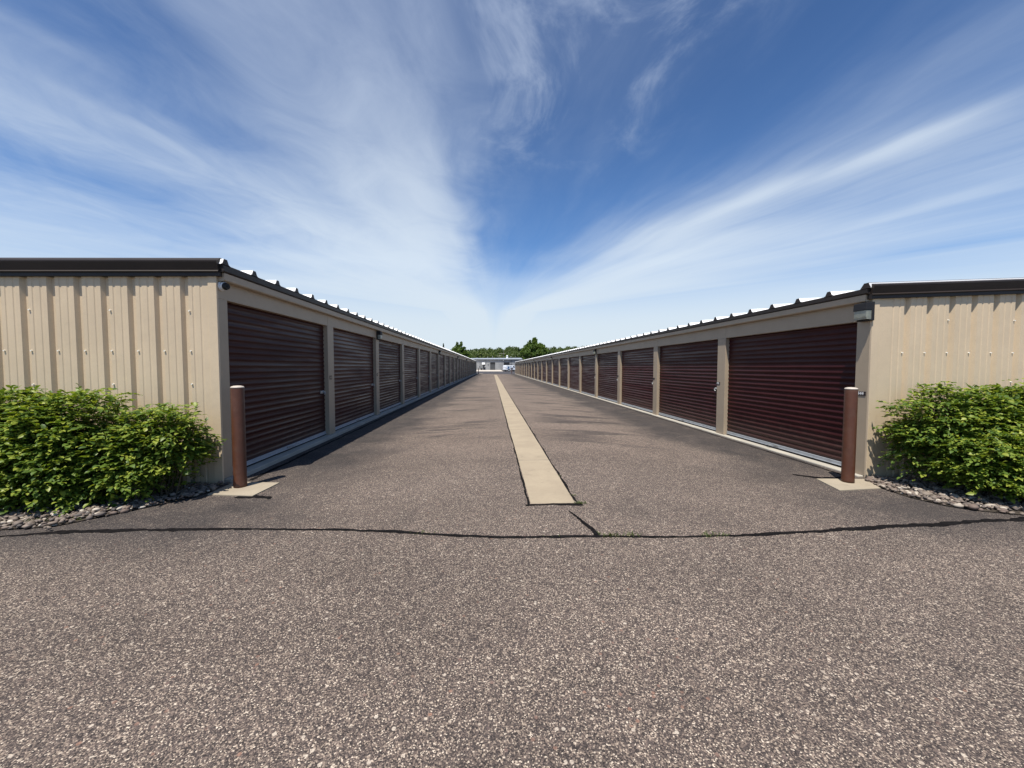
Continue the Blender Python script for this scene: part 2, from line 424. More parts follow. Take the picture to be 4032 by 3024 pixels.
# ------------------------------------------------------------------ mesh helpers
class MB:
    def __init__(self):
        self.v = []; self.f = []; self.mi = []; self.sm = []; self.cur = 0; self.smooth = False

    def quad(self, *ps):
        i = len(self.v); self.v += [tuple(p) for p in ps]
        self.f.append(tuple(range(i, i + len(ps)))); self.mi.append(self.cur); self.sm.append(self.smooth)

    def box(self, x0, x1, y0, y1, z0, z1):
        p = [(x0, y0, z0), (x1, y0, z0), (x1, y1, z0), (x0, y1, z0), (x0, y0, z1), (x1, y0, z1), (x1, y1, z1), (x0, y1, z1)]
        i = len(self.v); self.v += p
        for q in ((0, 3, 2, 1), (4, 5, 6, 7), (0, 1, 5, 4), (1, 2, 6, 5), (2, 3, 7, 6), (3, 0, 4, 7)):
            self.f.append(tuple(i + k for k in q)); self.mi.append(self.cur); self.sm.append(self.smooth)

    def prism(self, prof, a, b, place, caps=True, closed=True):
        """extrude profile points from parameter a to b; place(p, q, t) -> xyz"""
        n = len(prof); i = len(self.v)
        for t in (a, b):
            for p in prof: self.v.append(place(p[0], p[1], t))
        m = n if closed else n - 1
        for k in range(m):
            k2 = (k + 1) % n
            self.f.append((i + k, i + k2, i + n + k2, i + n + k)); self.mi.append(self.cur); self.sm.append(self.smooth)
        if caps and closed:
            self.f.append(tuple(range(i + n - 1, i - 1, -1))); self.mi.append(self.cur); self.sm.append(False)
            self.f.append(tuple(range(i + n, i + 2 * n))); self.mi.append(self.cur); self.sm.append(False)

    def lathe(self, prof, cx, cy, n=24, cap=True):
        i = len(self.v)
        for r, z in prof:
            for k in range(n):
                a = 2 * pi * k / n
                self.v.append((cx + r * cos(a), cy + r * sin(a), z))
        for j in range(len(prof) - 1):
            for k in range(n):
                k2 = (k + 1) % n
                self.f.append((i + j * n + k, i + j * n + k2, i + (j + 1) * n + k2, i + (j + 1) * n + k)); self.mi.append(self.cur); self.sm.append(True)
        if cap:
            self.f.append(tuple(i + (len(prof) - 1) * n + k for k in range(n))); self.mi.append(self.cur); self.sm.append(False)
            self.f.append(tuple(i + k for k in range(n - 1, -1, -1))); self.mi.append(self.cur); self.sm.append(False)

    def tube(self, pts, rad, n=8):
        pts = [mathutils.Vector(p) for p in pts]
        rings = []
        for j, p in enumerate(pts):
            d = (pts[min(j + 1, len(pts) - 1)] - pts[max(j - 1, 0)]).normalized()
            a = d.cross(mathutils.Vector((0.31, 0.12, 0.94)) if abs(d.z) < 0.9 else mathutils.Vector((1, 0, 0))).normalized()
            b = d.cross(a)
            i = len(self.v); r = rad[j] if isinstance(rad, (list, tuple)) else rad
            for k in range(n):
                t = 2 * pi * k / n
                self.v.append(tuple(p + a * (r * cos(t)) + b * (r * sin(t))))
            rings.append(i)
        for i, i2 in zip(rings, rings[1:]):
            for k in range(n):
                k2 = (k + 1) % n
                self.f.append((i + k, i + k2, i2 + k2, i2 + k)); self.mi.append(self.cur); self.sm.append(True)
        for i, rev in ((rings[0], True), (rings[-1], False)):
            q = [i + k for k in range(n)]
            self.f.append(tuple(q[::-1] if not rev else q)); self.mi.append(self.cur); self.sm.append(False)

    def sphere(self, c, r, nu=14, nv=8, sc=(1, 1, 1)):
        i = len(self.v)
        for a in range(nv + 1):
            t = pi * a / nv
            for k in range(nu):
                p = 2 * pi * k / nu
                self.v.append((c[0] + r * sc[0] * sin(t) * cos(p), c[1] + r * sc[1] * sin(t) * sin(p), c[2] + r * sc[2] * cos(t)))
        for a in range(nv):
            for k in range(nu):
                k2 = (k + 1) % nu
                self.f.append((i + a * nu + k, i + (a + 1) * nu + k, i + (a + 1) * nu + k2, i + a * nu + k2)); self.mi.append(self.cur); self.sm.append(True)

    def build(self, name, mats, parent=None, bevel=0.0):
        me = bpy.data.meshes.new(name)
        off = (0, 0, 0)
        if parent is not None:
            o = parent; acc = mathutils.Vector((0, 0, 0))
            while o is not None:
                acc += o.location; o = o.parent
            off = acc
        vs = [(a - off[0], b - off[1], c - off[2]) for a, b, c in self.v]
        me.from_pydata(vs, [], self.f)
        mats = mats if isinstance(mats, (list, tuple)) else [mats]
        for mm in mats: me.materials.append(mm)
        me.polygons.foreach_set('material_index', self.mi)
        me.polygons.foreach_set('use_smooth', self.sm)
        me.update()
        o = bpy.data.objects.new(name, me)
        C.objects.link(o)
        if parent is not None: o.parent = parent
        if bevel:
            bm = o.modifiers.new('bevel', 'BEVEL'); bm.width = bevel; bm.segments = 2; bm.limit_method = 'ANGLE'
        return o


def tag(o, label=None, cat=None, group=None, kind=None):
    if label: o['label'] = label
    if cat: o['category'] = cat
    if group: o['group'] = group
    if kind: o['kind'] = kind
    return o


def empty(name, loc, label, cat, group=None):
    o = bpy.data.objects.new(name, None)
    o.empty_display_size = 0.2
    o.location = loc
    C.objects.link(o)
    return tag(o, label, cat, group)


def copy_tree(o, parent=None):
    c = o.copy(); C.objects.link(c)
    if parent is not None: c.parent = parent
    for ch in list(o.children): copy_tree(ch, c)
    return c


def np_mesh(name, verts, faces, mats, parent=None, smooth=False, mi=None):
    """verts (n,3), faces (m,k) all of one size"""
    me = bpy.data.meshes.new(name)
    verts = np.asarray(verts, np.float32); faces = np.asarray(faces, np.int32)
    if parent is not None:
        acc = mathutils.Vector((0, 0, 0)); o = parent
        while o is not None:
            acc += o.location; o = o.parent
        verts = verts - np.array(acc, np.float32)
    k = faces.shape[1]
    me.vertices.add(len(verts)); me.vertices.foreach_set('co', verts.ravel())
    me.loops.add(faces.size); me.loops.foreach_set('vertex_index', faces.ravel())
    me.polygons.add(len(faces)); me.polygons.foreach_set('loop_start', np.arange(0, faces.size, k, dtype=np.int32))
    if mi is not None: me.polygons.foreach_set('material_index', np.asarray(mi, np.int32))
    if smooth: me.polygons.foreach_set('use_smooth', np.ones(len(faces), bool))
    for mm in (mats if isinstance(mats, (list, tuple)) else [mats]): me.materials.append(mm)
    me.update(calc_edges=True); me.validate()
    o = bpy.data.objects.new(name, me); C.objects.link(o)
    if parent is not None: o.parent = parent
    return o


def gz(x, y=0.0):
    """height of the pavement"""
    a = 0.0 if x < 0.7 else -0.016 * (min(x, 5.3) - 0.7)
    a *= max(0.0, min(1.0, (104 - y) / 20))
    b = max(0.0, min(1.0, (y - 110) / 40.0)) * 0.35
    return a + b

# ------------------------------------------------------------------ ground
g = MB()
xs = [-900, -60, -3, 0.7, 5.3, 60, 900]
ys = [-80, 0, 40, 84, 104, 110, 150, 170, 2500]
for i in range(len(xs) - 1):
    for j in range(len(ys) - 1):
        g.quad(*[(x, y, gz(x, y)) for x, y in ((xs[i], ys[j]), (xs[i + 1], ys[j]), (xs[i + 1], ys[j + 1]), (xs[i], ys[j + 1]))])
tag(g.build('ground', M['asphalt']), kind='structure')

def sheet(name, m, poly, dz, kind='structure', sub=1):
    b = MB(); b.quad(*[(x, y, gz(x, y) + dz) for x, y in poly])
    return tag(b.build(name, m), kind=kind)

b = MB()
for (ya, yb) in ((82.5, 104), (104, 110), (110, 123)):
    for (xa, xb) in ((-80, 0.7), (0.7, 5.3), (5.3, 80)):
        b.quad(*[(x, y, gz(x, y) + 0.004) for x, y in ((xa, ya), (xb, ya), (xb, yb), (xa, yb))])
tag(b.build('road', M['road']), kind='structure')
b = MB()
b.quad(*[(x, y, gz(x, y) + 0.008) for x, y in ((-40, 123.5), (3.5, 122), (3.5, 150), (-40, 150))])
tag(b.build('sidewalk', M['walk']), kind='structure')

# concrete drain strip in the middle of the drive: a shallow slab, a dark gap along its edges
b = MB(); b.box(0.42, 0.912, 4.14, 73.5, -0.10, 0.006)
tag(b.build('drainage_path', M['strip'], bevel=0.004), kind='structure')

def ragged(name, pts, w0, m, dz, seed, step=0.03):
    """a flat filled crack following pts, its two edges uneven"""
    rg = np.random.default_rng(seed)
    P = np.array(pts, float)
    seg = np.linalg.norm(np.diff(P, axis=0), axis=1); s = np.concatenate([[0], np.cumsum(seg)])
    t = np.arange(0, s[-1], step); X = np.interp(t, s, P[:, 0]); Y = np.interp(t, s, P[:, 1])
    if P.shape[1] > 2: wv = np.interp(t, s, P[:, 2])
    else: wv = np.full(len(t), w0)
    def nz(k):
        a = rg.normal(size=len(t)); return np.convolve(a, np.ones(k) / k, 'same') * math.sqrt(k)
    dxy = np.gradient(np.stack([X, Y], 1), axis=0); dxy /= np.linalg.norm(dxy, axis=1)[:, None] + 1e-9
    nx, ny = -dxy[:, 1], dxy[:, 0]
    wob = nz(15) * 0.005
    wa = wv * np.clip(0.5 + 0.09 * nz(2) + 0.13 * nz(9), 0.15, 1.1); wb = wv * np.clip(0.5 + 0.09 * nz(2) + 0.13 * nz(9), 0.15, 1.1)
    b = MB()
    L = [(X[i] + nx[i] * (wob[i] + wa[i]), Y[i] + ny[i] * (wob[i] + wa[i])) for i in range(len(t))]
    Rr = [(X[i] + nx[i] * (wob[i] - wb[i]), Y[i] + ny[i] * (wob[i] - wb[i])) for i in range(len(t))]
    for i in range(len(t) - 1):
        b.quad(*[(p[0], p[1], gz(*p) + dz) for p in (Rr[i], Rr[i + 1], L[i + 1], L[i])])
    return tag(b.build(name, m), kind='structure')

ragged('pavement_crack', [(-4.75, 3.50, .01), (-4.46, 3.55, .03), (-3.86, 3.645, .07), (-3.2, 3.65, .065), (-2.63, 3.64, .045), (-1.9, 3.60, .035), (-1.33, 3.55, .035), (-0.7, 3.46, .045), (-.26, 3.372, .04), (.27, 3.312, .035), (.56, 3.305, .04), (.9, 3.31, .045),
                         (1.3, 3.29, .032), (1.8, 3.292, .034), (2.7, 3.343, .036), (3.3, 3.40, .05), (3.72, 3.46, .06), (4.5, 3.55, .07), (5.6, 3.64, .075)], .04, M['tar'], 0.004, 3)
ragged('pavement_crack', [(.80, 3.92, .01), (.83, 3.80, .04), (.90, 3.55, .038), (.945, 3.33, .045)], .05, M['tar'], 0.005, 4)
ragged('pavement_crack', [(.36, 4.10), (.60, 4.11), (1.0, 4.10)], .055, M['tar'], 0.004, 5)
ragged('pavement_crack', [(.405, 4.10), (.405, 12), (.408, 30)], .022, M['tar'], 0.003, 6)
ragged('pavement_crack', [(.93, 4.10), (.928, 12), (.926, 30)], .026, M['tar'], 0.003, 8)
ragged('pavement_crack', [(5.10, 5.2, .05), (5.12, 8, .03), (5.13, 20, .03), (5.14, 60, .03)], .03, M['tar'], 0.003, 9)
ragged('pavement_crack', [(4.35, 5.3, .05), (4.62, 5.12, .13), (4.85, 5.10, .16), (5.08, 5.2, .06)], .05, M['tar'], 0.005, 10)
ragged('pavement_crack', [(-2.95, 4.56, .10), (-2.72, 4.55, .10), (-2.56, 4.50, .07), (-2.52, 4.42, .02)], .05, M['tar'], 0.004, 11)
ragged('pavement_crack', [(-3.20, 5.2, .05), (-3.22, 9, .04), (-3.22, 30, .04)], .04, M['tar'], 0.003, 12)

def slab(name, poly, h, dz):
    b = MB(); n = len(poly)
    top = [(x, y, gz(x, y) + h) for x, y in poly]; bot = [(x, y, gz(x, y) - dz) for x, y in poly]
    b.quad(*top)
    for k in range(n): b.quad(bot[k], bot[(k + 1) % n], top[(k + 1) % n], top[k])
    return tag(b.build(name, M['pad']), kind='structure')

slab('pavement_pad', [(-3.33, 4.62), (-2.77, 4.54), (-2.74, 5.05), (-3.34, 5.12)], 0.012, 0.05)
slab('pavement_pad', [(4.50, 5.06), (4.36, 4.55), (4.99, 4.63), (5.20, 5.04)], 0.012, 0.05)
slab('pavement_pad', [(-3.9, 84.6), (-2.0, 84.6), (-2.0, 87.0), (-3.9, 87.0)], 0.03, 0.05)

# ------------------------------------------------------------------ storage buildings
PITCH = 0.0889
def curtain(width, height, sgn):
    """corrugated roll-up curtain in local coords: along +Y, out along -sgn*X ... bottom at z=0"""
    zs, ox = [], []
    n = int(height / PITCH)
    prof = [(0.0, 0.0), (0.10, -0.2), (0.22, 0.1), (0.34, 0.85), (0.46, 1.0), (0.60, 0.85), (0.74, 0.1), (0.88, -0.1)]
    for k in range(n + 1):
        for a, h in prof:
            z = (k + a) * PITCH
            if z <= height:
                zs.append(z); ox.append(0.010 * h)
    return zs, ox


def building(sg, XW, Y0, first_w, module, post, ndoor, door_top, base, zdb, zdt, zlb, slope, depth, rib0, ribpitch, name_label, Yf, numbers, panel0, panelp):
    """sg=+1: building to the right (wall faces -X); sg=-1: to the left. XW = wall plane, Yf = gable plane"""
    root = empty('storage_building', (XW, Yf, 0), name_label, 'storage building', 'storage buildings along the drive')
    X = lambda d: XW + sg * d            # d > 0 goes into the building, d < 0 out over the drive
    first_end = Y0 + first_w             # far end of the first opening
    Yend = first_end + (ndoor - 1) * module + post
    Xb = X(depth)
    roof_z = lambda d: zdt - 0.012 + sg * slope * d * 1.0
    # openings
    ops = [(Y0, first_end)] + [(first_end + post + k * module, first_end + (k + 1) * module) for k in range(ndoor - 1)]
    # foundation / apron
    b = MB(); b.box(*sorted((X(-0.085), X(depth))), Yf + 0.03, Yend + 0.1, base - 0.35, base)
    b.build('foundation', M['apron'], root, bevel=0.012)
    # header
    zh = zlb + 0.10
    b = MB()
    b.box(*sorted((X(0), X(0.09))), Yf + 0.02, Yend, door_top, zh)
    b.build('header', M['shaded_tan'], root, bevel=0.003)
    # posts
    edges = [(Yf + 0.004, Y0)] + [(o[1], o[1] + post) for o in ops]
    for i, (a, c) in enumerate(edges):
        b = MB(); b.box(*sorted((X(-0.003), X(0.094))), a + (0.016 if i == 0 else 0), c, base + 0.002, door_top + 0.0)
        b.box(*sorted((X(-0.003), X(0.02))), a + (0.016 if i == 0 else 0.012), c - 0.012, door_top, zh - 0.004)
        b.build('post', M['shaded_tan'], root, bevel=0.004)
    # dark interior lining behind the doors
    # doors
    protos = {}
    for i, (a, c) in enumerate(ops):
        w = round(c - a, 3)
        if w not in protos:
            zs, ox = curtain(w, door_top - base - 0.085 + 0.06, sg)
            mb = MB(); mb.smooth = True
            dpos = 0.088
            n = len(zs)
            for z, o_ in zip(zs, ox): mb.v.append((X(dpos - o_), a - 0.03, base + 0.085 + z)); mb.v.append((X(dpos - o_), c + 0.03, base + 0.085 + z))
            for k in range(n - 1):
                q = (2 * k, 2 * k + 1, 2 * k + 3, 2 * k + 2)
                mb.f.append(q if sg < 0 else q[::-1]); mb.mi.append(0); mb.sm.append(True)
            dr = bpy.data.objects.new('roll_up_door', None)
            dr = None
            me_parent = empty('tmp', (0, 0, 0), None, None) if False else None
            door = mb.build('roll_up_door', M['maroon'], root)
            # move origin to the door's own base
            off = mathutils.Vector((X(dpos) - XW, a - Yf, base))
            for vtx in door.data.vertices: vtx.co -= off
            door.location = off
            door.data.update()
            wpos = lambda: None
            rb = MB(); rb.box(*sorted((X(dpos - 0.022), X(dpos + 0.02))), a + 0.01, c - 0.01, base + 0.030, base + 0.086)
            rb.box(*sorted((X(dpos - 0.034), X(dpos - 0.022))), a + 0.01, c - 0.01, base + 0.030, base + 0.040)
            rb.build('bottom_rail', M['alu'], door, bevel=0.003)
            rb = MB(); rb.box(*sorted((X(dpos - 0.012), X(dpos + 0.012))), a + 0.01, c - 0.01, base + 0.003, base + 0.0305)
            rb.build('seal_strip', M['rubber'], door)
            mid = a + w * 0.52
            rb = MB(); rb.box(*sorted((X(dpos - 0.036), X(dpos - 0.022))), mid - 0.10, mid + 0.02, base + 0.048, base + 0.078)
            rb.tube([(X(dpos - 0.03), mid + 0.05, base + 0.055), (X(dpos - 0.06), mid + 0.07, base + 0.06), (X(dpos - 0.06), mid + 0.15, base + 0.06), (X(dpos - 0.03), mid + 0.17, base + 0.055)], 0.008, 8)
            rb.build('lift_handle', M['steel'], door)
            # latch near the far jamb, chest-low
            ly = c - 0.15 if sg < 0 else a + 0.10
            rb = MB(); rb.box(*sorted((X(dpos - 0.020), X(dpos - 0.008))), ly - 0.07, ly + 0.09, 0.95, 1.01)
            rb.tube([(X(dpos - 0.02), ly + 0.05, 0.98), (X(dpos - 0.055), ly + 0.05, 0.98)], 0.022, 12)
            rb.tube([(X(dpos - 0.05), ly + 0.05, 0.985), (X(dpos - 0.062), ly + 0.045, 0.955), (X(dpos - 0.05), ly + 0.03, 0.93)], 0.012, 8)
            rb.build('latch', M['steel'], door, bevel=0.003)
            protos[w] = (door, a)
        else:
            src, a0 = protos[w]
            d_ = copy_tree(src, root)
            d_.location = (src.location[0], src.location[1] + (a - a0), src.location[2])
    # number plates on the posts
    for i in range(1, len(edges)):
        pass
    pm = None
    for i, (a, c) in enumerate(edges):
        if sg > 0:
            p0, p1, z0, z1 = (a + (0.03 if i else -0.0), 0, 1.09, 1.15)
            y0 = 5.178 if i == 0 else c - 0.03 - 0.145
            if i > 0: y0 = a + 0.175
            y1 = y0 + 0.15
        else:
            if i == 0: continue
            y0 = a + 0.055; y1 = y0 + 0.105; z0, z1 = 1.235, 1.315
        if i > 12: break
        b = MB(); b.box(*sorted((X(-0.009), X(-0.0032))), y0, y1, z0, z1)
        pl = b.build('number_plate', M['plate'] if sg > 0 else M['brown'], root)
        if sg < 0:
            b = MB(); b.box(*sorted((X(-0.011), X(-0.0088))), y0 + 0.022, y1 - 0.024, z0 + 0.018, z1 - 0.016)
            b.build('plate_insert', M['shaded_tan'], pl)
        elif i in numbers:
            cu = bpy.data.curves.new('plate_number', 'FONT')
            cu.body = numbers[i]; cu.size = 0.062; cu.align_x = 'CENTER'; cu.align_y = 'CENTER'; cu.extrude = 0.0006; cu.offset = 0.0016
            tmp = bpy.data.objects.new('plate_number', cu); C.objects.link(tmp)
            bpy.context.view_layer.update()
            tm = bpy.data.meshes.new_from_object(tmp.evaluated_get(bpy.context.evaluated_depsgraph_get()))
            bpy.data.objects.remove(tmp)
            to = bpy.data.objects.new('plate_number', tm); C.objects.link(to)
            tm.materials.clear(); tm.materials.append(M['number'])
            to.parent = pl
            to.location = (X(-0.0098) - XW, (y0 + y1) / 2 - Yf, (z0 + z1) / 2)
            to.rotation_euler = (R(90), 0, R(-90))
            b = MB(); b.tube([(X(-0.009), y0 + 0.006, (z0 + z1) / 2), (X(-0.011), y0 + 0.006, (z0 + z1) / 2)], 0.003, 8)
            b.build('plate_screw', M['steel'], pl)
    # eave: light band (boxed trim) and dark fascia above it
    ov = 0.10
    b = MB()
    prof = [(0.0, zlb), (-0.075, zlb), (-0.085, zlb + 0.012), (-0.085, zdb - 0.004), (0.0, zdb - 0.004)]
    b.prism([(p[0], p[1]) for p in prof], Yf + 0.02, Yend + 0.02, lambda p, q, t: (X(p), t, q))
    b.build('eave_band', M['shaded_tan'], root)
    b = MB()
    prof = [(0.02, zdb), (-0.088, zdb), (-0.104, zdb + 0.014), (-0.106, zdt - 0.012), (-0.09, zdt), (0.02, zdt)]
    b.prism(prof, Yf - 0.02, Yend + 0.06, lambda p, q, t: (X(p), t, q))
    # closure pieces at each rib end, dark
    nrib = int((Yend - rib0) / ribpitch) + 1
    RH = 0.070
    ribshape = [(-0.085, 0.0), (-0.055, 0.012), (-0.038, 0.045), (-0.026, RH), (0.026, RH), (0.038, 0.045), (0.055, 0.012), (0.085, 0.0)]
    for k in range(nrib):
        yc = rib0 + k * ribpitch
        b.prism([(yc + s_, zdt - 0.001 + h_ * 0.98) for s_, h_ in ribshape], -0.107, -0.100, lambda p, q, t: (X(t), p, q))
    b.build('eave_trim', M['brown'], root)
    # roof: one sheet with standing ribs
    b = MB()
    d0, d1 = -0.099, depth + 0.15
    zr = lambda d: zdt + slope * (d + 0.1)
    ysec = [(Yf - 0.04, 0.0)]
    for k in range(nrib):
        yc = rib0 + k * ribpitch
        ysec += [(yc + s_, h_) for s_, h_ in ribshape if yc + s_ > Yf - 0.04]
    ysec.append((Yend + 0.06, 0.0))
    for (ya, ha), (yb, hb) in zip(ysec, ysec[1:]):
        q = [(X(d0), ya, zr(d0) + 0.001 + ha), (X(d0), yb, zr(d0) + 0.001 + hb), (X(d1), yb, zr(d1) + 0.001 + hb), (X(d1), ya, zr(d1) + 0.001 + ha)]
        b.quad(*(q if sg < 0 else q[::-1]))
    b.build('roof', M['roof'], root)
    # rake trim along the gable
    b = MB()
    hh = 0.076
    prof = [(0.135, 0.003), (0.075, hh + 0.006), (0.0, hh + 0.006), (-0.050, 0.046), (-0.078, 0.038), (-0.078, 0.020), (-0.046, -0.078), (-0.060, -0.094), (-0.054, -0.104), (-0.040, -0.106), (-0.040, -0.148), (0.06, -0.148), (0.06, -0.01)]
    dA, dB = -0.06, depth + 0.1
    i0 = len(b.v); n = len(prof)
    for d_ in (dA, dB):
        for p, q in prof: b.v.append((X(d_), Yf + p, zr(d_) + q))
    for k in range(n):
        k2 = (k + 1) % n
        b.f.append((i0 + k, i0 + k2, i0 + n + k2, i0 + n + k)); b.mi.append(0); b.sm.append(False)
    b.f.append(tuple(range(i0 + n - 1, i0 - 1, -1))); b.f.append(tuple(range(i0 + n, i0 + 2 * n))); b.mi += [0, 0]; b.sm += [False, False]
    b.build('rake_trim', M['brown'], root)
    # gable wall: ribbed siding facing -Y
    b = MB()
    zb = base - 0.05
    H = -0.042      # the panels are hung reversed: narrow grooves between broad flats
    pts = []
    d_ = panel0
    ribd = []
    while d_ < depth - 0.1:
        ribd.append(d_); d_ += panelp
    pts = [(0.02, 0.0)]
    # one full panel between ribs: minor ribs at 1/3 and 2/3
    prevd = ribd[0] - panelp
    for rd in ribd:
        for fr in (0.37, 0.66):
            mpos = prevd + panelp * fr
            if mpos > 0.06:
                pts += [(mpos - 0.016, 0.0), (mpos - 0.008, -0.005), (mpos + 0.008, -0.005), (mpos + 0.016, 0.0)]
        pts += [(rd - 0.048, 0.0), (rd - 0.026, H), (rd + 0.022, H), (rd + 0.050, 0.0)]
        prevd = rd
    pts.append((depth, 0.0))
    for (da, ha), (db, hb) in zip(pts, pts[1:]):
        q = [(X(da), Yf - ha, zb), (X(db), Yf - hb, zb), (X(db), Yf - hb, zr(db) - 0.09), (X(da), Yf - ha, zr(da) - 0.09)]
        b.quad(*(q if sg > 0 else q[::-1]))
    # far gable and back wall
    b.quad((X(0), Yend, zb), (X(depth), Yend, zb), (X(depth), Yend, zr(depth)), (X(0), Yend, zr(0)))
    b.quad((X(depth), Yf, zb), (X(depth), Yend, zb), (X(depth), Yend, zr(depth)), (X(depth), Yf, zr(depth)))
    # screw heads
    b.cur = 1
    for k, rd in enumerate(ribd[:14]):
        for zz, every in ((1.70, 1), (2.20 if sg < 0 else 2.16, 3), (1.285, 3), (0.35, 1)):
            if every == 1 or k % 3 == (0 if sg < 0 else 2):
                yb_ = Yf - 0.001; xx = X(rd - 0.058)
                b.tube([(xx, yb_, zz), (xx, yb_ - 0.014, zz)], 0.0090, 8)
    b.build('wall', [M['tan'], M['screw']], root)
    # corner trim and base trim
    b = MB()
    b.box(*sorted((X(-0.006), X(0.10))), Yf - 0.012, Yf + 0.018, base - 0.045, zlb + 0.09)
    b.build('corner_trim', M['tan'], root, bevel=0.003)
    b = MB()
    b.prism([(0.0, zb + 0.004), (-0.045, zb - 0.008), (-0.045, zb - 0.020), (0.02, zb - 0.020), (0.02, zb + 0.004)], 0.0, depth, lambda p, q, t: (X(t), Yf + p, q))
    b.build('base_trim', M['shaded_tan'], root)
    # dark back wall inside, closing the bays
    b = MB(); b.box(*sorted((X(0.16), X(0.2))), Yf + 0.05, Yend - 0.02, base, zlb)
    b.build('inner_wall', M['black'], root)
    return root, edges, ops, Yend


XL, XR = -3.44, 5.30
bl, eL, oL, yeL = building(-1, XL, 5.235, 3.054, 3.362, 0.30, 24, 2.362, 0.06, 2.684, 2.779, 2.583, -0.013, 9.0, 5.074, 0.590,
                           'long tan metal storage building with maroon doors in shade, left of the drive', 5.05, {}, 0.39, 0.3135)
br, eR, oR, yeR = building(1, XR, 5.35, 3.15, 3.60, 0.30, 23, 2.155, -0.05, 2.513, 2.590, 2.415, 0.042, 9.0, 5.132, 0.605,
                           'long tan metal storage building with maroon doors lit by the sun, right of the drive', 5.14, {0: '444', 1: '443'}, 0.52, 0.334)

# ------------------------------------------------------------------ wall lights, camera
def wall_light(sg, XW, yc, ztop, label):
    X = lambda d: XW + sg * d
    root = empty('wall_light', (XW, yc, ztop), label, 'wall light', 'wall pack lights under the eaves')
    w, h = 0.098, 0.255
    b = MB(); b.box(*sorted((X(-0.004), X(-0.045))), yc - w, yc + w, ztop - h - 0.005, ztop)
    b.prism([(-0.045, ztop - 0.115), (-0.045, ztop), (-0.125, ztop - 0.012), (-0.132, ztop - 0.115)], yc - w, yc + w, lambda p, q, t: (X(p), t, q))
    b.box(*sorted((X(-0.045), X(-0.075))), yc - w, yc + w, ztop - h - 0.004, ztop - h + 0.016)
    b.build('housing', M['black'], root, bevel=0.006)
    b = MB()
    b.prism([(-0.045, ztop - 0.117), (-0.122, ztop - 0.117), (-0.120, ztop - 0.20), (-0.112, ztop - h + 0.018), (-0.045, ztop - h + 0.018)], yc - w + 0.008, yc + w - 0.008, lambda p, q, t: (X(p), t, q))
    for k in range(10):
        z = ztop - 0.122 - k * 0.0125
        b.box(*sorted((X(-0.04), X(-0.1225 + (0.010 if k > 7 else 0)))), yc - w + 0.005, yc + w - 0.005, z - 0.004, z)
    b.build('lens', M['lens'], root, bevel=0.004)
    return root

ORD = ['nearest the gable', 'second', 'third', 'fourth', 'fifth', 'sixth', 'seventh']
words = ['nearest', 'second nearest', 'third nearest', 'fourth nearest', 'fifth nearest', 'farthest but one', 'farthest']
k = 0
for i in range(0, len(eR), 4):
    a, c = eR[i]
    yc = 5.195 if i == 0 else (a + c) / 2
    lab = 'dark wall light with milky lens at the near corner of the right-hand building' if i == 0 else \
        'dark wall light under the right-hand eave, %s one counted from the near corner' % ['', 'second', 'third', 'fourth', 'fifth', 'sixth', 'seventh'][k]
    wall_light(1, XR, yc, 2.405, lab); k += 1
k = 0
for i in range(2, len(eL), 4):
    a, c = eL[i]
    wall_light(-1, XL, (a + c) / 2, 2.575, 'dark wall light under the shaded left-hand eave, %s one counted from the near end' % ['first', 'second', 'third', 'fourth', 'fifth', 'sixth', 'seventh'][k]); k += 1

sc = empty('security_camera', (XL, 5.15, 2.53), 'white dome security camera under the eave corner of the left building', 'security camera')
cx, cy, czz = XL + 0.045, 5.12, 2.525
b = MB()
b.lathe([(0.058, 0), (0.060, 0.012), (0.056, 0.02)], 0, 0, 20)
b.v = [(XL + 0.004 + z, cy + x, czz + y) for x, y, z in b.v]
b.build('mount', M['white'], sc)
b = MB(); b.sphere((cx, cy, czz), 0.053, 20, 12)
b.build('dome', M['white'], sc)
ld = mathutils.Vector((0.86, -0.34, -0.12)).normalized()
b = MB()
c0 = mathutils.Vector((cx, cy, czz))
b.tube([c0 + ld * 0.025, c0 + ld * 0.052, c0 + ld * 0.060], [0.047, 0.041, 0.033], 18)
b.build('lens', M['black'], sc)
b = MB(); b.tube([c0 + ld * 0.056 + mathutils.Vector((0, 0, 0.0)), c0 + ld * 0.066], [0.012, 0.010], 14)
b.build('lens_ring', M['glass'], sc)

# ------------------------------------------------------------------ bollards
def bollard(x, y, z, h, label, r=0.0715, stain=False):
    root = empty('bollard', (x, y, z), label, 'bollard', 'brown bollards at the building corners')
    b = MB()
    b.lathe([(r + 0.001, z - 0.01), (r + 0.001, z + 0.03), (r, z + 0.035), (r, z + h - 0.02), (r - 0.002, z + h - 0.012)], x, y, 32)
    b.build('sleeve', M['bollard'], root)
    b = MB()
    b.lathe([(r + 0.001, z + h - 0.014), (r + 0.001, z + h - 0.006), (r * 0.97, z + h - 0.001), (r * 0.85, z + h + 0.006), (r * 0.5, z + h + 0.013), (r * 0.1, z + h + 0.015)], x, y, 32)
    b.build('cap', M['bollardcap'], root)
    if stain:
        # peeled, darker patch low on the sleeve, facing the drive
        rg = np.random.default_rng(5)
        b = MB(); n = 22; a0, a1 = R(215), R(300)
        prev = None
        prof = [.10, .13, .12, .09, .15, .17, .165, .15, .10, .09, .075, .08, .07, .06, .05, .055, .05, .045, .04, .035, .03, .02]
        for i in range(n):
            a = a0 + (a1 - a0) * i / (n - 1)
            p = (x + (r + 0.0022) * cos(a), y + (r + 0.0022) * sin(a))
            if prev: b.quad((prev[0], prev[1], z + 0.014), (p[0], p[1], z + 0.014), (p[0], p[1], z + prof[i]), (prev[0], prev[1], z + prof[i - 1]))
            prev = p
        b.build('stain', M['stain'], root)
    return root

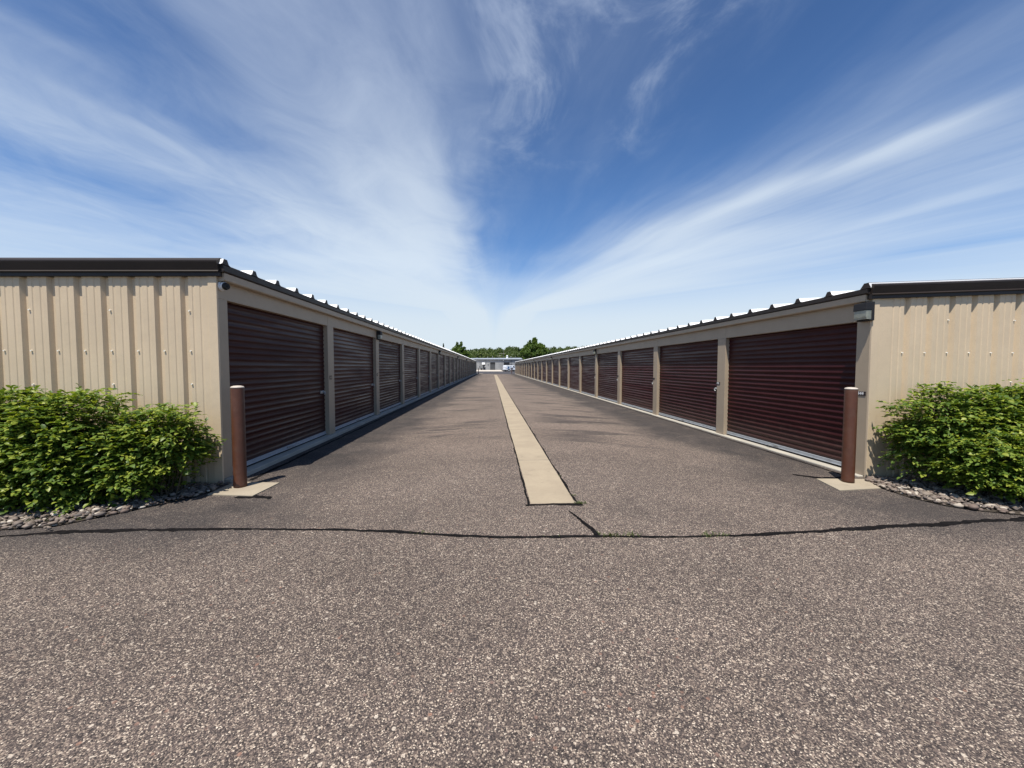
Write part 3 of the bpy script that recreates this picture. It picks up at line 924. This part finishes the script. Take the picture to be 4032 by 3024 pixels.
M['bollardcap'] = paint('sunlit_cap_colour', (0.50, 0.43, 0.36), 0.5, 0.08, 20)  # sunlight on the domed top put in as a pale colour
M['stain'] = paint('dark_stain', (0.030, 0.014, 0.010), 0.3)
bollard(-3.133, 4.903, 0.012, 1.245, 'brown round bollard on a concrete pad before the left building, stained near its foot', stain=True)
bollard(4.808, 4.905, -0.05, 1.265, 'brown round bollard on a concrete pad beside the plate reading 44')
bollard(-2.98, 85.6, 0.03, 1.25, 'tiny dark bollard on a pale pad at the far end of the left building')
bollard(4.55, 88.6, -0.05, 1.25, 'tiny brown bollard at the far end of the right building')

# ------------------------------------------------------------------ river-rock beds
def in_poly(px, py, poly):
    n = len(poly); c = np.zeros(len(px), bool); j = n - 1
    for i in range(n):
        xi, yi = poly[i]; xj, yj = poly[j]
        c ^= ((yi > py) != (yj > py)) & (px < (xj - xi) * (py - yi) / (yj - yi + 1e-12) + xi)
        j = i
    return c

def ico(sub=1):
    bm_ = __import__('bmesh').new()
    __import__('bmesh').ops.create_icosphere(bm_, subdivisions=sub, radius=1.0)
    v_ = np.array([v.co[:] for v in bm_.verts]); f_ = np.array([[v.index for v in f.verts] for f in bm_.faces]); bm_.free()
    return v_, f_

IV, IF = ico(2)
def rocks(name, poly, n, seed):
    rg = np.random.default_rng(seed)
    P = np.array(poly); lo, hi = P.min(0), P.max(0)
    q = rg.uniform(lo, hi, (n * 3, 2)); q = q[in_poly(q[:, 0], q[:, 1], poly)][:n]
    n = len(q)
    stray = rg.uniform(size=n) < 0.05
    q[stray] += rg.normal(0, 0.11, (stray.sum(), 2))
    q[:, 1] = np.minimum(q[:, 1], 5.03)
    s = rg.lognormal(math.log(0.0185), 0.32, n)
    V = np.zeros((n, len(IV), 3))
    for i in range(n):
        bump = 1 + 0.12 * np.sin(IV @ rg.normal(size=3) * 2.0 + rg.uniform(0, 6)) + 0.08 * np.sin(IV @ rg.normal(size=3) * 3.5)
        v_ = IV * bump[:, None] * np.array([rg.uniform(.9, 1.5), rg.uniform(.7, 1.0), rg.uniform(.5, .75)]) * s[i]
        a, t = rg.uniform(0, 2 * pi), rg.normal(0, 0.35)
        Rz = np.array([[cos(a), -sin(a), 0], [sin(a), cos(a), 0], [0, 0, 1]]); Rx = np.array([[1, 0, 0], [0, cos(t), -sin(t)], [0, sin(t), cos(t)]])
        V[i] = v_ @ (Rz @ Rx).T + np.array([q[i, 0], q[i, 1], gz(q[i, 0]) + 0.012 + rg.uniform(0, 0.03)])
    F = (IF[None] + (np.arange(n) * len(IV))[:, None, None]).reshape(-1, 3)
    o = np_mesh(name, V.reshape(-1, 3), F, M['rock'], smooth=True)
    tag(o, kind='stuff')

polyL = [(-7.2, 3.62), (-5.2, 3.66), (-4.53, 3.70), (-4.10, 3.76), (-3.82, 4.06), (-3.55, 4.38), (-3.40, 4.56), (-3.37, 4.70), (-3.40, 5.0), (-7.2, 5.0)]
polyR = [(5.02, 4.66), (5.00, 4.30), (5.10, 4.02), (5.30, 3.86), (5.62, 3.72), (6.3, 3.62), (7.6, 3.60), (7.6, 5.08), (5.30, 5.08), (5.14, 4.95)]
sheet('gravel_bed', M['soil'], polyL, 0.010, 'stuff')
sheet('gravel_bed', M['soil'], polyR, 0.010, 'stuff')
rocks('river_gravel', polyL, 4300, 21)
rocks('river_gravel', polyR, 2700, 22)

# ------------------------------------------------------------------ shrubs
def leaf_cloud(pos, dirs, size, seed, droop=0.25):
    """leaves as folded 4-face blades; pos (n,3), dirs (n,3) = direction of the blade"""
    rg = np.random.default_rng(seed)
    n = len(pos)
    d = dirs / (np.linalg.norm(dirs, axis=1)[:, None] + 1e-9)
    up = np.array([0, 0, 1.0]) + rg.normal(0, 0.30, (n, 3))
    side = np.cross(d, up); side /= np.linalg.norm(side, axis=1)[:, None] + 1e-9
    nor = np.cross(side, d)
    L = size * rg.uniform(0.6, 1.25, n)[:, None]; Wd = L * rg.uniform(0.26, 0.34, n)[:, None]
    f = Wd * 0.30
    p0 = pos
    p1 = pos + d * L * 0.34 - nor * f * 0.0
    p2 = pos + d * L * 0.72 - nor * L * 0.05
    p3 = pos + d * L * 1.0 - nor * L * droop
    a1 = p1 + side * Wd + nor * f; b1 = p1 - side * Wd + nor * f
    a2 = p2 + side * Wd * 0.80 + nor * f * 0.7; b2 = p2 - side * Wd * 0.80 + nor * f * 0.7
    V = np.stack([p0, a1, a2, p3, b2, b1, p1, p2], 1).reshape(-1, 3)
    base = (np.arange(n) * 8)[:, None]
    F = np.concatenate([base + np.array([[0, 1, 2, 6]]) * 1, base + np.array([[6, 2, 3, 7]]), base + np.array([[0, 6, 4, 5]]), base + np.array([[6, 7, 3, 4]])], 0)
    return V, F


def shrub(name, blobs, label, ntwig, seed, leafsize=0.059, group='broad-leaved shrubs in the rock beds'):
    """blobs: (cx, cy, rx, ry, top, bottom)"""
    rg = np.random.default_rng(seed)
    cx = sum(b_[0] for b_ in blobs) / len(blobs); cy = sum(b_[1] for b_ in blobs) / len(blobs)
    root = empty(name, (cx, cy, gz(cx)), label, 'shrub', group)
    wts = np.array([b_[2] * b_[4] for b_ in blobs]); wts /= wts.sum()
    PT, DR = [], []
    stems = MB()
    for (bx, by, rx, ry, top, bot), w in zip(blobs, wts):
        m = int(ntwig * w)
        # direction on a boxy ellipsoid, more on the camera side and the top
        dv = rg.normal(size=(m, 3)); dv[:, 2] = np.abs(dv[:, 2]) * 1.1 - 0.55; dv[:, 1] -= 0.25
        dv /= np.linalg.norm(dv, axis=1)[:, None]
        e = 3.1
        k = (np.abs(dv) ** e).sum(1) ** (-1 / e)
        hz = (top - bot) / 2
        lump = 1 + 0.06 * np.sin(dv[:, 0] * 9 + bx * 3) * np.cos(dv[:, 2] * 5) + 0.09 * np.sin(dv[:, 2] * 12 + dv[:, 0] * 6 + bx) + rg.normal(0, 0.05, m)
        dep = np.where(rg.uniform(size=m) < 0.30, rg.uniform(0.45, 0.85, m), rg.uniform(0.86, 1.0, m))
        s = dv * (k * lump * dep)[:, None] * np.array([rx, ry, hz]) + np.array([bx, by, bot + hz])
        s[:, 1] = np.minimum(s[:, 1], 5.0)
        # twig direction: outward and rather flat, arching
        td = dv * np.array([1, 1, 0.30]) + rg.normal(0, 0.34, (m, 3)) * np.array([1, 1, .6]); td[:, 2] += 0.16
        td /= np.linalg.norm(td, axis=1)[:, None]
        tl = rg.uniform(0.16, 0.34, m)
        for j in range(10):
            t = j / 9.0
            p = s - td * (tl * (1 - t))[:, None] + np.array([0, 0, -0.06]) * t * t
            sd = np.cross(td, np.array([0, 0, 1.0])); sd /= np.linalg.norm(sd, axis=1)[:, None] + 1e-9
            sg_ = 1 if j % 2 else -1
            ld_ = td * (0.55 + 0.6 * t) + sd * sg_ * (1.0 - 0.65 * t) + rg.normal(0, 0.22, (m, 3)) * np.array([1, 1, 0.6])
            ld_[:, 2] -= 0.10
            ok = rg.uniform(size=m) < 0.9
            PT.append(p[ok]); DR.append(ld_[ok])
        # woody stems
        for i in range(26):
            a = rg.uniform(0, 2 * pi); ex = bx + rx * rg.uniform(-.8, .8); ey = by + ry * rg.uniform(-.7, .7); ez = rg.uniform(0.55, 0.95) * top
            x0 = bx + (ex - bx) * 0.5; y0 = by + (ey - by) * 0.3
            stems.tube([(x0, y0, gz(x0) - 0.02), (x0 * .6 + ex * .4 + rg.normal(0, .03), y0 * .6 + ey * .4, ez * 0.5), (ex, ey, ez)], [0.009, 0.006, 0.003], 5)
    PT = np.concatenate(PT); DR = np.concatenate(DR)
    keep = (PT[:, 2] > 0.03) & (PT[:, 1] < 5.02)
    PT, DR = PT[keep], DR[keep]
    V, F = leaf_cloud(PT, DR, leafsize, seed + 1)
    np_mesh('foliage', V, F, M['leaf'], root)
    stems.build('stems', M['twig'], root)
    return root

shrub('shrub', [(-5.75, 4.52, 1.05, 0.50, 1.30, -0.05), (-4.72, 4.54, 0.62, 0.48, 1.27, -0.03), (-4.9, 4.32, 0.75, 0.38, 0.82, -0.14)], 'large leafy green shrub in the rock bed before the left gable wall', 4300, 31)
shrub('shrub', [(-3.84, 4.64, 0.48, 0.38, 1.08, 0.14), (-4.10, 4.48, 0.46, 0.38, 0.85, -0.02)], 'smaller low green shrub nearest the bollard, left of the drive', 1350, 33)
shrub('shrub', [(6.24, 4.72, 0.98, 0.46, 1.29, 0.0), (7.0, 4.7, 0.7, 0.45, 1.30, 0.0), (6.20, 4.30, 0.82, 0.46, 0.80, -0.20), (6.50, 4.10, 0.85, 0.44, 0.80, -0.24)], 'leafy green shrub in the rock bed before the right gable wall', 4900, 35)

# weeds in the cracks
def weeds(spots, seed):
    rg = np.random.default_rng(seed); b = MB()
    for (x, y, n, h, sp) in spots:
        for _ in range(n):
            px, py = x + rg.normal(0, sp), y + rg.normal(0, sp * 0.35)
            a = rg.uniform(0, 2 * pi); l = h * rg.uniform(0.5, 1.2); w = 0.004
            dx_, dy_ = cos(a), sin(a)
            z = gz(px, py)
            b.quad((px - dy_ * w, py + dx_ * w, z), (px + dy_ * w, py - dx_ * w, z), (px + dx_ * l * 0.5 + dy_ * w * .5, py + dy_ * l * 0.5 - dx_ * w * .5, z + l * 0.7), (px + dx_ * l * 0.9, py + dy_ * l * 0.9, z + l * 0.85))
    return tag(b.build('weeds', M['grass']), kind='stuff')

weeds([(1.05, 3.31, 30, 0.04, 0.05), (1.25, 3.31, 22, 0.04, 0.05), (1.95, 3.30, 24, 0.035, 0.05), (2.1, 3.31, 12, 0.03, 0.03), (0.97, 4.13, 40, 0.03, 0.03), (0.94, 4.4, 16, 0.02, 0.02),
       (-0.6, 3.45, 16, 0.02, 0.05), (.5, 3.31, 8, 0.02, 0.04), (-4.4, 3.82, 40, 0.06, 0.06), (-4.05, 3.95, 30, 0.05, 0.06), (.93, 5.2, 10, .02, .02)], 41)

# ------------------------------------------------------------------ far commercial building
YB = 150.0; ZB = 0.35
def far(px, py, Y=YB):
    """photo point seen 150 m off -> (x, z): used only to read the facade's proportions off the photograph"""
    f_ = 1515.0
    yw, pt = R(2.982), R(2.532)
    F_ = (sin(yw) * cos(pt), cos(yw) * cos(pt), -sin(pt)); R_ = (cos(yw), -sin(yw), 0)
    U_ = (sin(yw) * sin(pt), cos(yw) * sin(pt), cos(pt))
    a, c = (px - 2016) / f_, (py - 1512) / f_
    d_ = [F_[i] + R_[i] * a - U_[i] * c for i in range(3)]
    s = Y / d_[1]
    return d_[0] * s, CAM_H + d_[2] * s
def zz(x, y): return far(1870 + x * 0.07686, 1380 + y * 0.07686)

fb = empty('commercial_building', (0, YB, ZB), 'low grey block building with roller doors across the end of the drive', 'building')
xe = 11.7; eave = 4.42
b = MB()
# wall with real openings: doors recessed
dA = (zz(785, 605), zz(1040, 1000)); dB = (zz(1492, 610), zz(1775, 1000)); dP = (zz(432, 735), zz(512, 1000))
opens = sorted([(dA[0][0], dA[1][0], dA[0][1]), (dB[0][0], dB[1][0], dB[0][1]), (dP[0][0], dP[1][0], dP[0][1])])
xprev = -34.0
for (x0, x1, zt) in opens:
    b.box(xprev, x0, YB, YB + 0.3, ZB - 0.2, eave)
    b.box(x0, x1, YB, YB + 0.3, zt, eave)
    xprev = x1
b.box(xprev, xe, YB, YB + 0.3, ZB - 0.2, eave)
b.box(xe - 0.3, xe, YB + 0.3, YB + 18, ZB - 0.2, eave)
b.build('wall', M['block'], fb)
b = MB()
yE, yR_ = YB - 0.28, YB + 9
q = [(-34.4, yE, eave + 0.12), (xe + 0.3, yE, eave + 0.12), (xe + 0.3, yR_, 5.28), (-34.4, yR_, 4.95)]
b.quad(*q)
b.quad(*[(p[0], p[1], p[2] - 0.18) for p in q[::-1]])
b.quad((-34.4, yE, eave - 0.06), (xe + 0.3, yE, eave - 0.06), (xe + 0.3, yE, eave + 0.12), (-34.4, yE, eave + 0.12))
b.quad((xe + 0.3, yE, eave - 0.06), (xe + 0.3, yR_, 5.10), (xe + 0.3, yR_, 5.28), (xe + 0.3, yE, eave + 0.12))
b.build('roof', M['farroof'], fb)
b = MB(); b.box(-34.4, xe + 0.3, yE - 0.10, yE - 0.003, eave - 0.12, eave + 0.02)
b.build('gutter', M['brown'], fb)
for (x0, x1, zt) in opens:
    if x1 - x0 < 1.0:
        b = MB(); b.box(x0, x1, YB + 0.16, YB + 0.2, ZB, zt); dd = b.build('door', M['black'], fb)
        b = MB(); b.box(x1 - 0.12, x1 - 0.06, YB + 0.12, YB + 0.16, ZB + 0.95, ZB + 1.1); b.build('handle', M['steel'], dd)
    else:
        b = MB(); n = 22
        for k in range(n):
            za, zb_ = ZB + (zt - ZB) * k / n, ZB + (zt - ZB) * (k + 1) / n
            b.quad((x0, YB + 0.20, za), (x1, YB + 0.20, za), (x1, YB + 0.17, zb_), (x0, YB + 0.17, zb_))
        dd = b.build('roll_up_door', M['fardoor'], fb)
        b = MB(); b.box(x0, x1, YB + 0.02, YB + 0.165, zt - (zt - ZB) * 0.20, zt - 0.003); b.build('recess_shadow', M['black'], dd)  # black box stands in for the shadow at the top of the recess
        b = MB()
        b.box(x0 - 0.14, x0 - 0.002, YB - 0.03, YB + 0.05, ZB, zt + 0.12); b.box(x1 + 0.002, x1 + 0.14, YB - 0.03, YB + 0.05, ZB, zt + 0.12)
        b.build('door_frame', M['block'], dd)
# awning over the small door
p0 = zz(362, 720); p1 = zz(530, 620)
b = MB()
b.prism([(0.0, p1[1]), (-0.9, p0[1] + 0.10), (-0.9, p0[1]), (0.0, p0[1] + 0.0)], p0[0], p1[0] - 0.15, lambda p, q_, t: (t + (-p) * 0.0, YB - 0.003 + p, q_))
b.build('awning', M['white'], fb)
# wall fittings
def fit(name, x0, y0, x1, y1, m, depth_=0.15):
    a = zz(x0, y0); c = zz(x1, y1)
    b_ = MB(); b_.box(a[0], c[0], YB - depth_, YB - 0.003, c[1], a[1]); return b_.build(name, m, fb, bevel=0.02)
fit('meter_box', 222, 800, 268, 862, M['fardoor'], 0.25)
fit('wall_sign', 640, 712, 715, 738, M['fardoor'], 0.05)
fit('wall_sign', 660, 752, 700, 776, M['fardoor'], 0.05)
fit('wall_lamp', 492, 800, 545, 852, M['white'], 0.3)
fit('wall_lamp', 545, 520, 568, 575, M['fardoor'], 0.3)
fit('wall_lamp', 1448, 492, 1482, 516, M['white'], 0.35)
fit('wall_lamp', 1822, 520, 1845, 590, M['fardoor'], 0.35)
fit('downpipe', 306, 545, 322, 1000, M['fardoor'], 0.12)
fit('downpipe', 1483, 520, 1491, 1000, M['brown'], 0.1)
fit('window', 1805, 715, 1920, 760, M['glass'], 0.02)
# roof vents
vx, vz = zz(1675, 370)
b = MB(); b.lathe([(0.42, 4.55), (0.42, 5.35), (0.30, 5.40), (0.30, 5.52)], vx, YB + 4, 14); b.sphere((vx, YB + 4, 5.80), 0.40, 14, 10)
b.build('turbine_vent', M['white'], fb)
for (x_, h_, w_) in ((1885, 0.75, .14), (2135, 0.75, .06), (650, 0.45, .18), (905, 0.85, .10), (1240, 0.40, .12), (520 - 430, .3, .2)):
    vx, _ = zz(x_, 370)
    b = MB(); b.lathe([(w_, 4.7), (w_, 5.05 + h_ * 0.8), (w_ * 1.35, 5.05 + h_ * 0.8), (w_ * 1.35, 5.05 + h_)], vx, YB + 6, 10)
    b.build('vent_pipe', M['steel'], fb)
# drum by the door
px_, pz_ = zz(347, 1005)
tb = empty('waste_bin', (px_, YB - 0.8, ZB), 'low dark round bin against the grey wall beside the black door', 'bin')
b = MB(); b.lathe([(0.30, ZB - 0.02), (0.34, ZB + 0.55), (0.37, ZB + 0.56), (0.36, ZB + 0.62), (0.1, ZB + 0.66)], px_, YB - 0.8, 18)
b.build('barrel', M['tyre'], tb)

# ------------------------------------------------------------------ van
def van():
    Yv = 119.5
    x0 = far(1870 + 1600 * 0.07686, 1440, Yv)[0]      # rear near-side corner
    a = R(33)
    z0 = gz(0, Yv)
    root = empty('parked_van', (0, 0, 0), 'white van with blue markings parked before the grey building', 'van')
    fw = mathutils.Vector((cos(a), sin(a), 0)); lf = mathutils.Vector((-sin(a), cos(a), 0))
    org = mathutils.Vector((x0, Yv, z0))
    P = lambda l, w, h: tuple(org + fw * l + lf * w + mathutils.Vector((0, 0, h)))
    Wd = 1.95
    # body: lofted sections, narrowing upwards, hood at the front
    side = [(0.0, 0.48), (0.0, 1.0), (0.05, 1.45), (0.14, 1.86), (0.26, 1.95), (2.9, 1.95), (3.25, 1.90), (3.85, 1.32), (4.0, 1.22), (4.75, 1.08), (4.95, 0.95), (5.0, 0.5)]
    b = MB()
    def inset(h): return 0.0 if h < 1.1 else 0.16 * (h - 1.1) / 0.85
    n = len(side)
    for k in range(n):
        l, h = side[k]; b.v.append(P(l, inset(h), h)); b.v.append(P(l, Wd - inset(h), h))
    for k in range(n):
        k2 = (k + 1) % n
        b.f.append((2 * k, 2 * k + 1, 2 * k2 + 1, 2 * k2)); b.mi.append(0); b.sm.append(False)
    b.f.append(tuple(2 * k for k in range(n))); b.f.append(tuple(2 * k + 1 for k in range(n - 1, -1, -1))); b.mi += [0, 0]; b.sm += [False, False]
    b.build('body', M['vanwhite'], root, bevel=0.06)
    b = MB()
    def panel(pts, m, name, off=0.004):
        bb = MB(); bb.quad(*pts); bb.quad(*pts[::-1]); return bb.build(name, m, root)
    e = -0.012
    def sidept(l, h): return P(l, inset(h) + e, h)
    # rear windows
    for w0, w1 in ((0.24, 0.92), (1.03, 1.71)):
        panel([P(0.06 - 0.035, w0, 1.30), P(0.06 - 0.035, w1, 1.30), P(0.125 - 0.03, w1, 1.66), P(0.125 - 0.03, w0, 1.66)], M['glass'], 'rear_window')
    # side glazing and decals
    panel([sidept(2.75, 1.30), sidept(3.5, 1.30), sidept(3.1, 1.78), sidept(2.75, 1.78)], M['glass'], 'side_window')
    panel([sidept(0.30, 0.92), sidept(0.62, 1.14), sidept(1.15, 1.16), sidept(2.1, 1.14), sidept(2.1, 1.06), sidept(1.1, 1.06), sidept(0.55, 0.86)], M['vanblue'], 'side_marking')
    panel([sidept(0.55, 1.20), sidept(0.78, 1.14), sidept(1.10, 1.24), sidept(1.18, 1.48), sidept(1.0, 1.64), sidept(0.82, 1.56), sidept(0.62, 1.58), sidept(0.70, 1.38)], M['vanblue'], 'side_marking')
    panel([sidept(1.35, 1.52), sidept(2.2, 1.44), sidept(2.2, 1.54), sidept(1.35, 1.62)], paint('grey_decal', (0.35, 0.42, 0.45)), 'side_marking')
    panel([sidept(1.75, 0.70), sidept(2.65, 0.70), sidept(2.65, 1.12), sidept(1.75, 1.12)], M['fardoor'], 'side_panel')
    b = MB()
    b.v = [P(l, w, h) for h in (0.36, 0.52) for l, w in ((-0.14, 0.03), (-0.14, Wd - 0.03), (0.1, Wd - 0.03), (0.1, 0.03))]
    b.f = [(0, 3, 2, 1), (4, 5, 6, 7), (0, 1, 5, 4), (1, 2, 6, 5), (2, 3, 7, 6), (3, 0, 4, 7)]; b.mi = [0] * 6; b.sm = [False] * 6
    b.build('bumper', M['black'], root)
    for w0 in (0.02, Wd - 0.16):
        b = MB(); b.v = [P(l, w, h) for h in (0.88, 1.18) for l, w in ((-0.02, w0), (-0.02, w0 + 0.14), (0.05, w0 + 0.14), (0.05, w0))]
        b.f = [(0, 3, 2, 1), (4, 5, 6, 7), (0, 1, 5, 4), (1, 2, 6, 5), (2, 3, 7, 6), (3, 0, 4, 7)]; b.mi = [0] * 6; b.sm = [False] * 6
        b.build('tail_light', paint('red_lamp', (0.30, 0.03, 0.02), 0.2), root)
    for l in (1.05, 4.15):
        for w0, w1, out in ((-0.02, 0.24, -0.025), (Wd - 0.24, Wd + 0.02, Wd + 0.025)):
            b = MB(); b.tube([P(l, w0, 0.36), P(l, w1, 0.36)], 0.36, 20); wh = b.build('wheel', M['tyre'], root)
            b = MB(); b.tube([P(l, min(out, w0), 0.36), P(l, max(out, w0), 0.36)], 0.20, 16); b.build('rim', M['white'], wh)
    # dark wheel arches
    for l in (1.05, 4.15):
        b = MB(); pts = [P(l + 0.46 * cos(t), -0.006, 0.40 + 0.46 * sin(t)) for t in [pi * k / 12 for k in range(13)]]
        b.quad(*pts); b.build('wheel_arch', M['black'], root)
    return root
van()

# ------------------------------------------------------------------ utility pole
ux, uz = far(1870 + 1468 * 0.07686, 1384, 190)
up = empty('utility_pole', (ux, 190, 0), 'pale wooden utility pole with crossarms rising behind the grey roof', 'utility pole')
b = MB(); b.tube([(ux, 190, 0), (ux, 190, 9.6)], [0.17, 0.11], 10); b.build('pole', M['polewood'] if 'polewood' in M else paint('weathered_pole', (0.42, 0.38, 0.32), 0.8, 0.1), up)
for z_, x0_, x1_ in ((8.0, -2.3, 0.7),):
    b = MB(); b.box(ux + x0_, ux + x1_, 189.8, 189.95, z_, z_ + 0.14)
    for t in (x0_ + .1, -1.2, 0.6): b.lathe([(0.05, z_ + .14), (0.06, z_ + .34), (0.02, z_ + .36)], ux + t, 189.87, 8)
    b.build('crossarm', paint('weathered_arm', (0.40, 0.36, 0.30), 0.8, 0.1), up)
b = MB(); b.box(ux - 3.4, ux - 0.9, 191.8, 192, 6.9, 7.05); b.build('crossarm', paint('pale_arm', (0.42, 0.38, 0.31), 0.8, 0.1), up)

# ------------------------------------------------------------------ trees
def clump_mesh(centers, sizes, per, seed, leaf):
    """leaf-clump faces scattered through blobs; returns verts, faces"""
    rg = np.random.default_rng(seed)
    PV = []
    for c_, s_ in zip(centers, sizes):
        d_ = rg.normal(size=(per, 3)); d_ /= np.linalg.norm(d_, axis=1)[:, None]
        r_ = rg.uniform(0.35, 1.0, per) ** 0.5
        lum = 1 + 0.22 * np.sin(d_[:, 0] * 5 + c_[0]) * np.cos(d_[:, 2] * 6 + c_[1]) + rg.normal(0, 0.09, per)
        PV.append(np.array(c_) + d_ * (r_ * lum)[:, None] * np.array(s_))
    P = np.concatenate(PV); n = len(P)
    a = rg.normal(size=(n, 3)); a /= np.linalg.norm(a, axis=1)[:, None]
    b_ = np.cross(a, rg.normal(size=(n, 3))); b_ /= np.linalg.norm(b_, axis=1)[:, None]
    s = leaf * rg.uniform(0.5, 1.5, n)[:, None]
    V = np.stack([P - a * s, P - b_ * s * 0.55, P + a * s, P + b_ * s * 0.55], 1).reshape(-1, 3)
    F = (np.arange(n) * 4)[:, None] + np.arange(4)[None]
    return V, F


def tree(x, y, h, blobs, label, seed, m, leaf=0.28, per=420, name='leafy_tree', z0=0.3, group='trees behind the grey building'):
    root = empty(name, (x, y, z0), label, 'tree', group)
    b = MB()
    b.tube([(x, y, z0 - 0.3), (x + 0.1, y, z0 + h * 0.35), (x, y, z0 + h * 0.7), (x, y, z0 + h * 0.92)], [h * 0.022, h * 0.016, h * 0.008, 0.03], 10)
    for (bx, by, bz, sx, sy, sz) in blobs:
        b.tube([(x, y, z0 + min(h * 0.35, bz * 0.5)), (x + bx * 0.5, y + by * 0.5, z0 + bz * 0.72), (x + bx, y + by, z0 + bz)], [h * 0.010, h * 0.006, 0.03], 6)
    b.build('trunk', M['bark'], root)
    V, F = clump_mesh([(x + q[0], y + q[1], z0 + q[2]) for q in blobs], [q[3:6] for q in blobs], per, seed, leaf)
    np_mesh('crown', V, F, m, root)
    return root

rg = np.random.default_rng(77)
def spiky(h, rad, n, seed, lean=0.0, low=0.3):
    """blobs for a crown of upright sprays"""
    r_ = np.random.default_rng(seed); out = []
    n = int(n * 1.25)
    for i in range(n):
        a = r_.uniform(0, 2 * pi); q = math.sqrt(r_.uniform(0, 1)) * rad
        f = 1 - (q / rad) ** 1.6 * 0.62
        z = h * (low + (0.92 - low) * f * r_.uniform(0.55, 1.0))
        out.append((q * cos(a) + lean * z / h, q * sin(a), z, rad * r_.uniform(.14, .24), rad * 0.22, h * r_.uniform(.07, .13)))
    return out

yT = 172
xl_, _ = far(1806, 1400, yT)
tree(xl_, yT, 12.0, spiky(12.0, 3.9, 34, 1) + [(-2.5, 0, 6.5, 2.2, 2, 1.8), (1.2, 0, 11.2, .5, .5, 1.2), (-.6, 0, 11.0, .45, .45, 1.3), (2.4, 0, 9.6, .8, .6, .5), (0, 0, 5, 3, 3, 2.2)], 'bushy dark green tree behind the left storage building, spiky on top', 101, M['treeleaf'], 0.30, 330)
xr_, _ = far(2103, 1400, yT)
tree(xr_, yT, 14.3, spiky(14.3, 5.4, 46, 2) + [(-3.6, -1, 8.2, 1.3, 1.3, 1.8), (-4.2, -1, 5, 1.5, 1.5, 2.0), (3.4, 0, 8, 2, 2, 2.2), (4.5, 0, 6.0, 2, 2, 2.2), (0, 0, 6, 3.5, 3, 2.6), (-1.9, 0, 12.2, .5, .5, .9), (0.2, 0, 13.2, 1.1, 1, 1.3)], 'tallest green tree behind the right end of the grey building', 102, M['treeleaf'], 0.32, 330)
for i, (px_, top_, rad_, yy_, lab, mm) in enumerate([
        (2143, 1371, 3.0, 182, 'rounded green tree just right of the tallest tree', 'treeleaf'),
        (2166, 1374, 2.8, 200, 'dull green tree above the far roof edge of the right building', 'dartree'),
        (2042, 1368, 3.0, 245, 'greyish poplar clump on the skyline left of the tallest tree', 'dartree'),
        (2015, 1370, 3.4, 250, 'round dark tree on the skyline over the white roof vent', 'dartree'),
        (1775, 1368, 3.0, 178, 'low dark tree left of the spiky tree, above the left white roof edge', 'treeleaf'),
        (1846, 1385, 3.4, 186, 'spreading tree right of the spiky tree, partly behind the grey roof', 'treeleaf')]):
    x_, z_ = far(px_, top_, yy_)
    tree(x_, yy_, z_ - 0.3, spiky(z_, rad_, 22, 10 + i, low=0.25) + [(0, 0, z_ * .45, rad_ * .9, rad_ * .8, z_ * .25)], lab, 110 + i, M[mm], 0.30, 260)
# unidentified dark upright above the left roof line, drawn as a conifer tip
x_, z_ = far(1746, 1357, 176)
tree(x_, 176, z_ - 0.3, [(0, 0, z_ * f_, (1 - f_) * 1.6 + .12, (1 - f_) * 1.6 + .12, z_ * 0.06) for f_ in (.5, .6, .7, .78, .85, .9, .94, .97)], 'slim dark tip above the white edge of the left roof', 130, M['dartree'], 0.18, 160, name='conifer_shape')

# wooded hill
hb = MB()
def hillz(x, y):
    t = max(0.0, min(1.0, (y - 200) / 140.0)); t = t * t * (3 - 2 * t)
    return 0.3 + t * (7.0 + 1.6 * sin(x * 0.021 + 0.6) + 0.9 * sin(x * 0.055 + 1.0) + max(0, x - 30) * 0.05)
hx = np.linspace(-420, 520, 60); hy = [196, 220, 250, 280, 310, 345, 400, 600]
for i in range(len(hx) - 1):
    for j in range(len(hy) - 1):
        hb.quad(*[(x, y, hillz(x, y) - (0.6 if y < 200 else 0)) for x, y in ((hx[i], hy[j]), (hx[i + 1], hy[j]), (hx[i + 1], hy[j + 1]), (hx[i], hy[j + 1]))])
tag(hb.build('hill', M['hill']), kind='structure')
rg = np.random.default_rng(55)
cs, ss = [], []
for _ in range(900):
    y = rg.uniform(205, 350); x = rg.uniform(-0.62, 0.75) * y * (0.9) + 0.02 * y
    h = rg.uniform(5.5, 9.0); r_ = rg.uniform(2.8, 5.2)
    z = hillz(x, y)
    cs.append((x, y, z + h * 0.55)); ss.append((r_, r_, h * 0.48))
    cs.append((x + rg.normal(0, 1), y, z + h * 0.85)); ss.append((r_ * .6, r_ * .6, h * 0.26))
V, F = clump_mesh(cs, ss, 200, 56, 0.46)
tag(np_mesh('woodland_foliage', V, F, M['woodleaf']), kind='stuff')
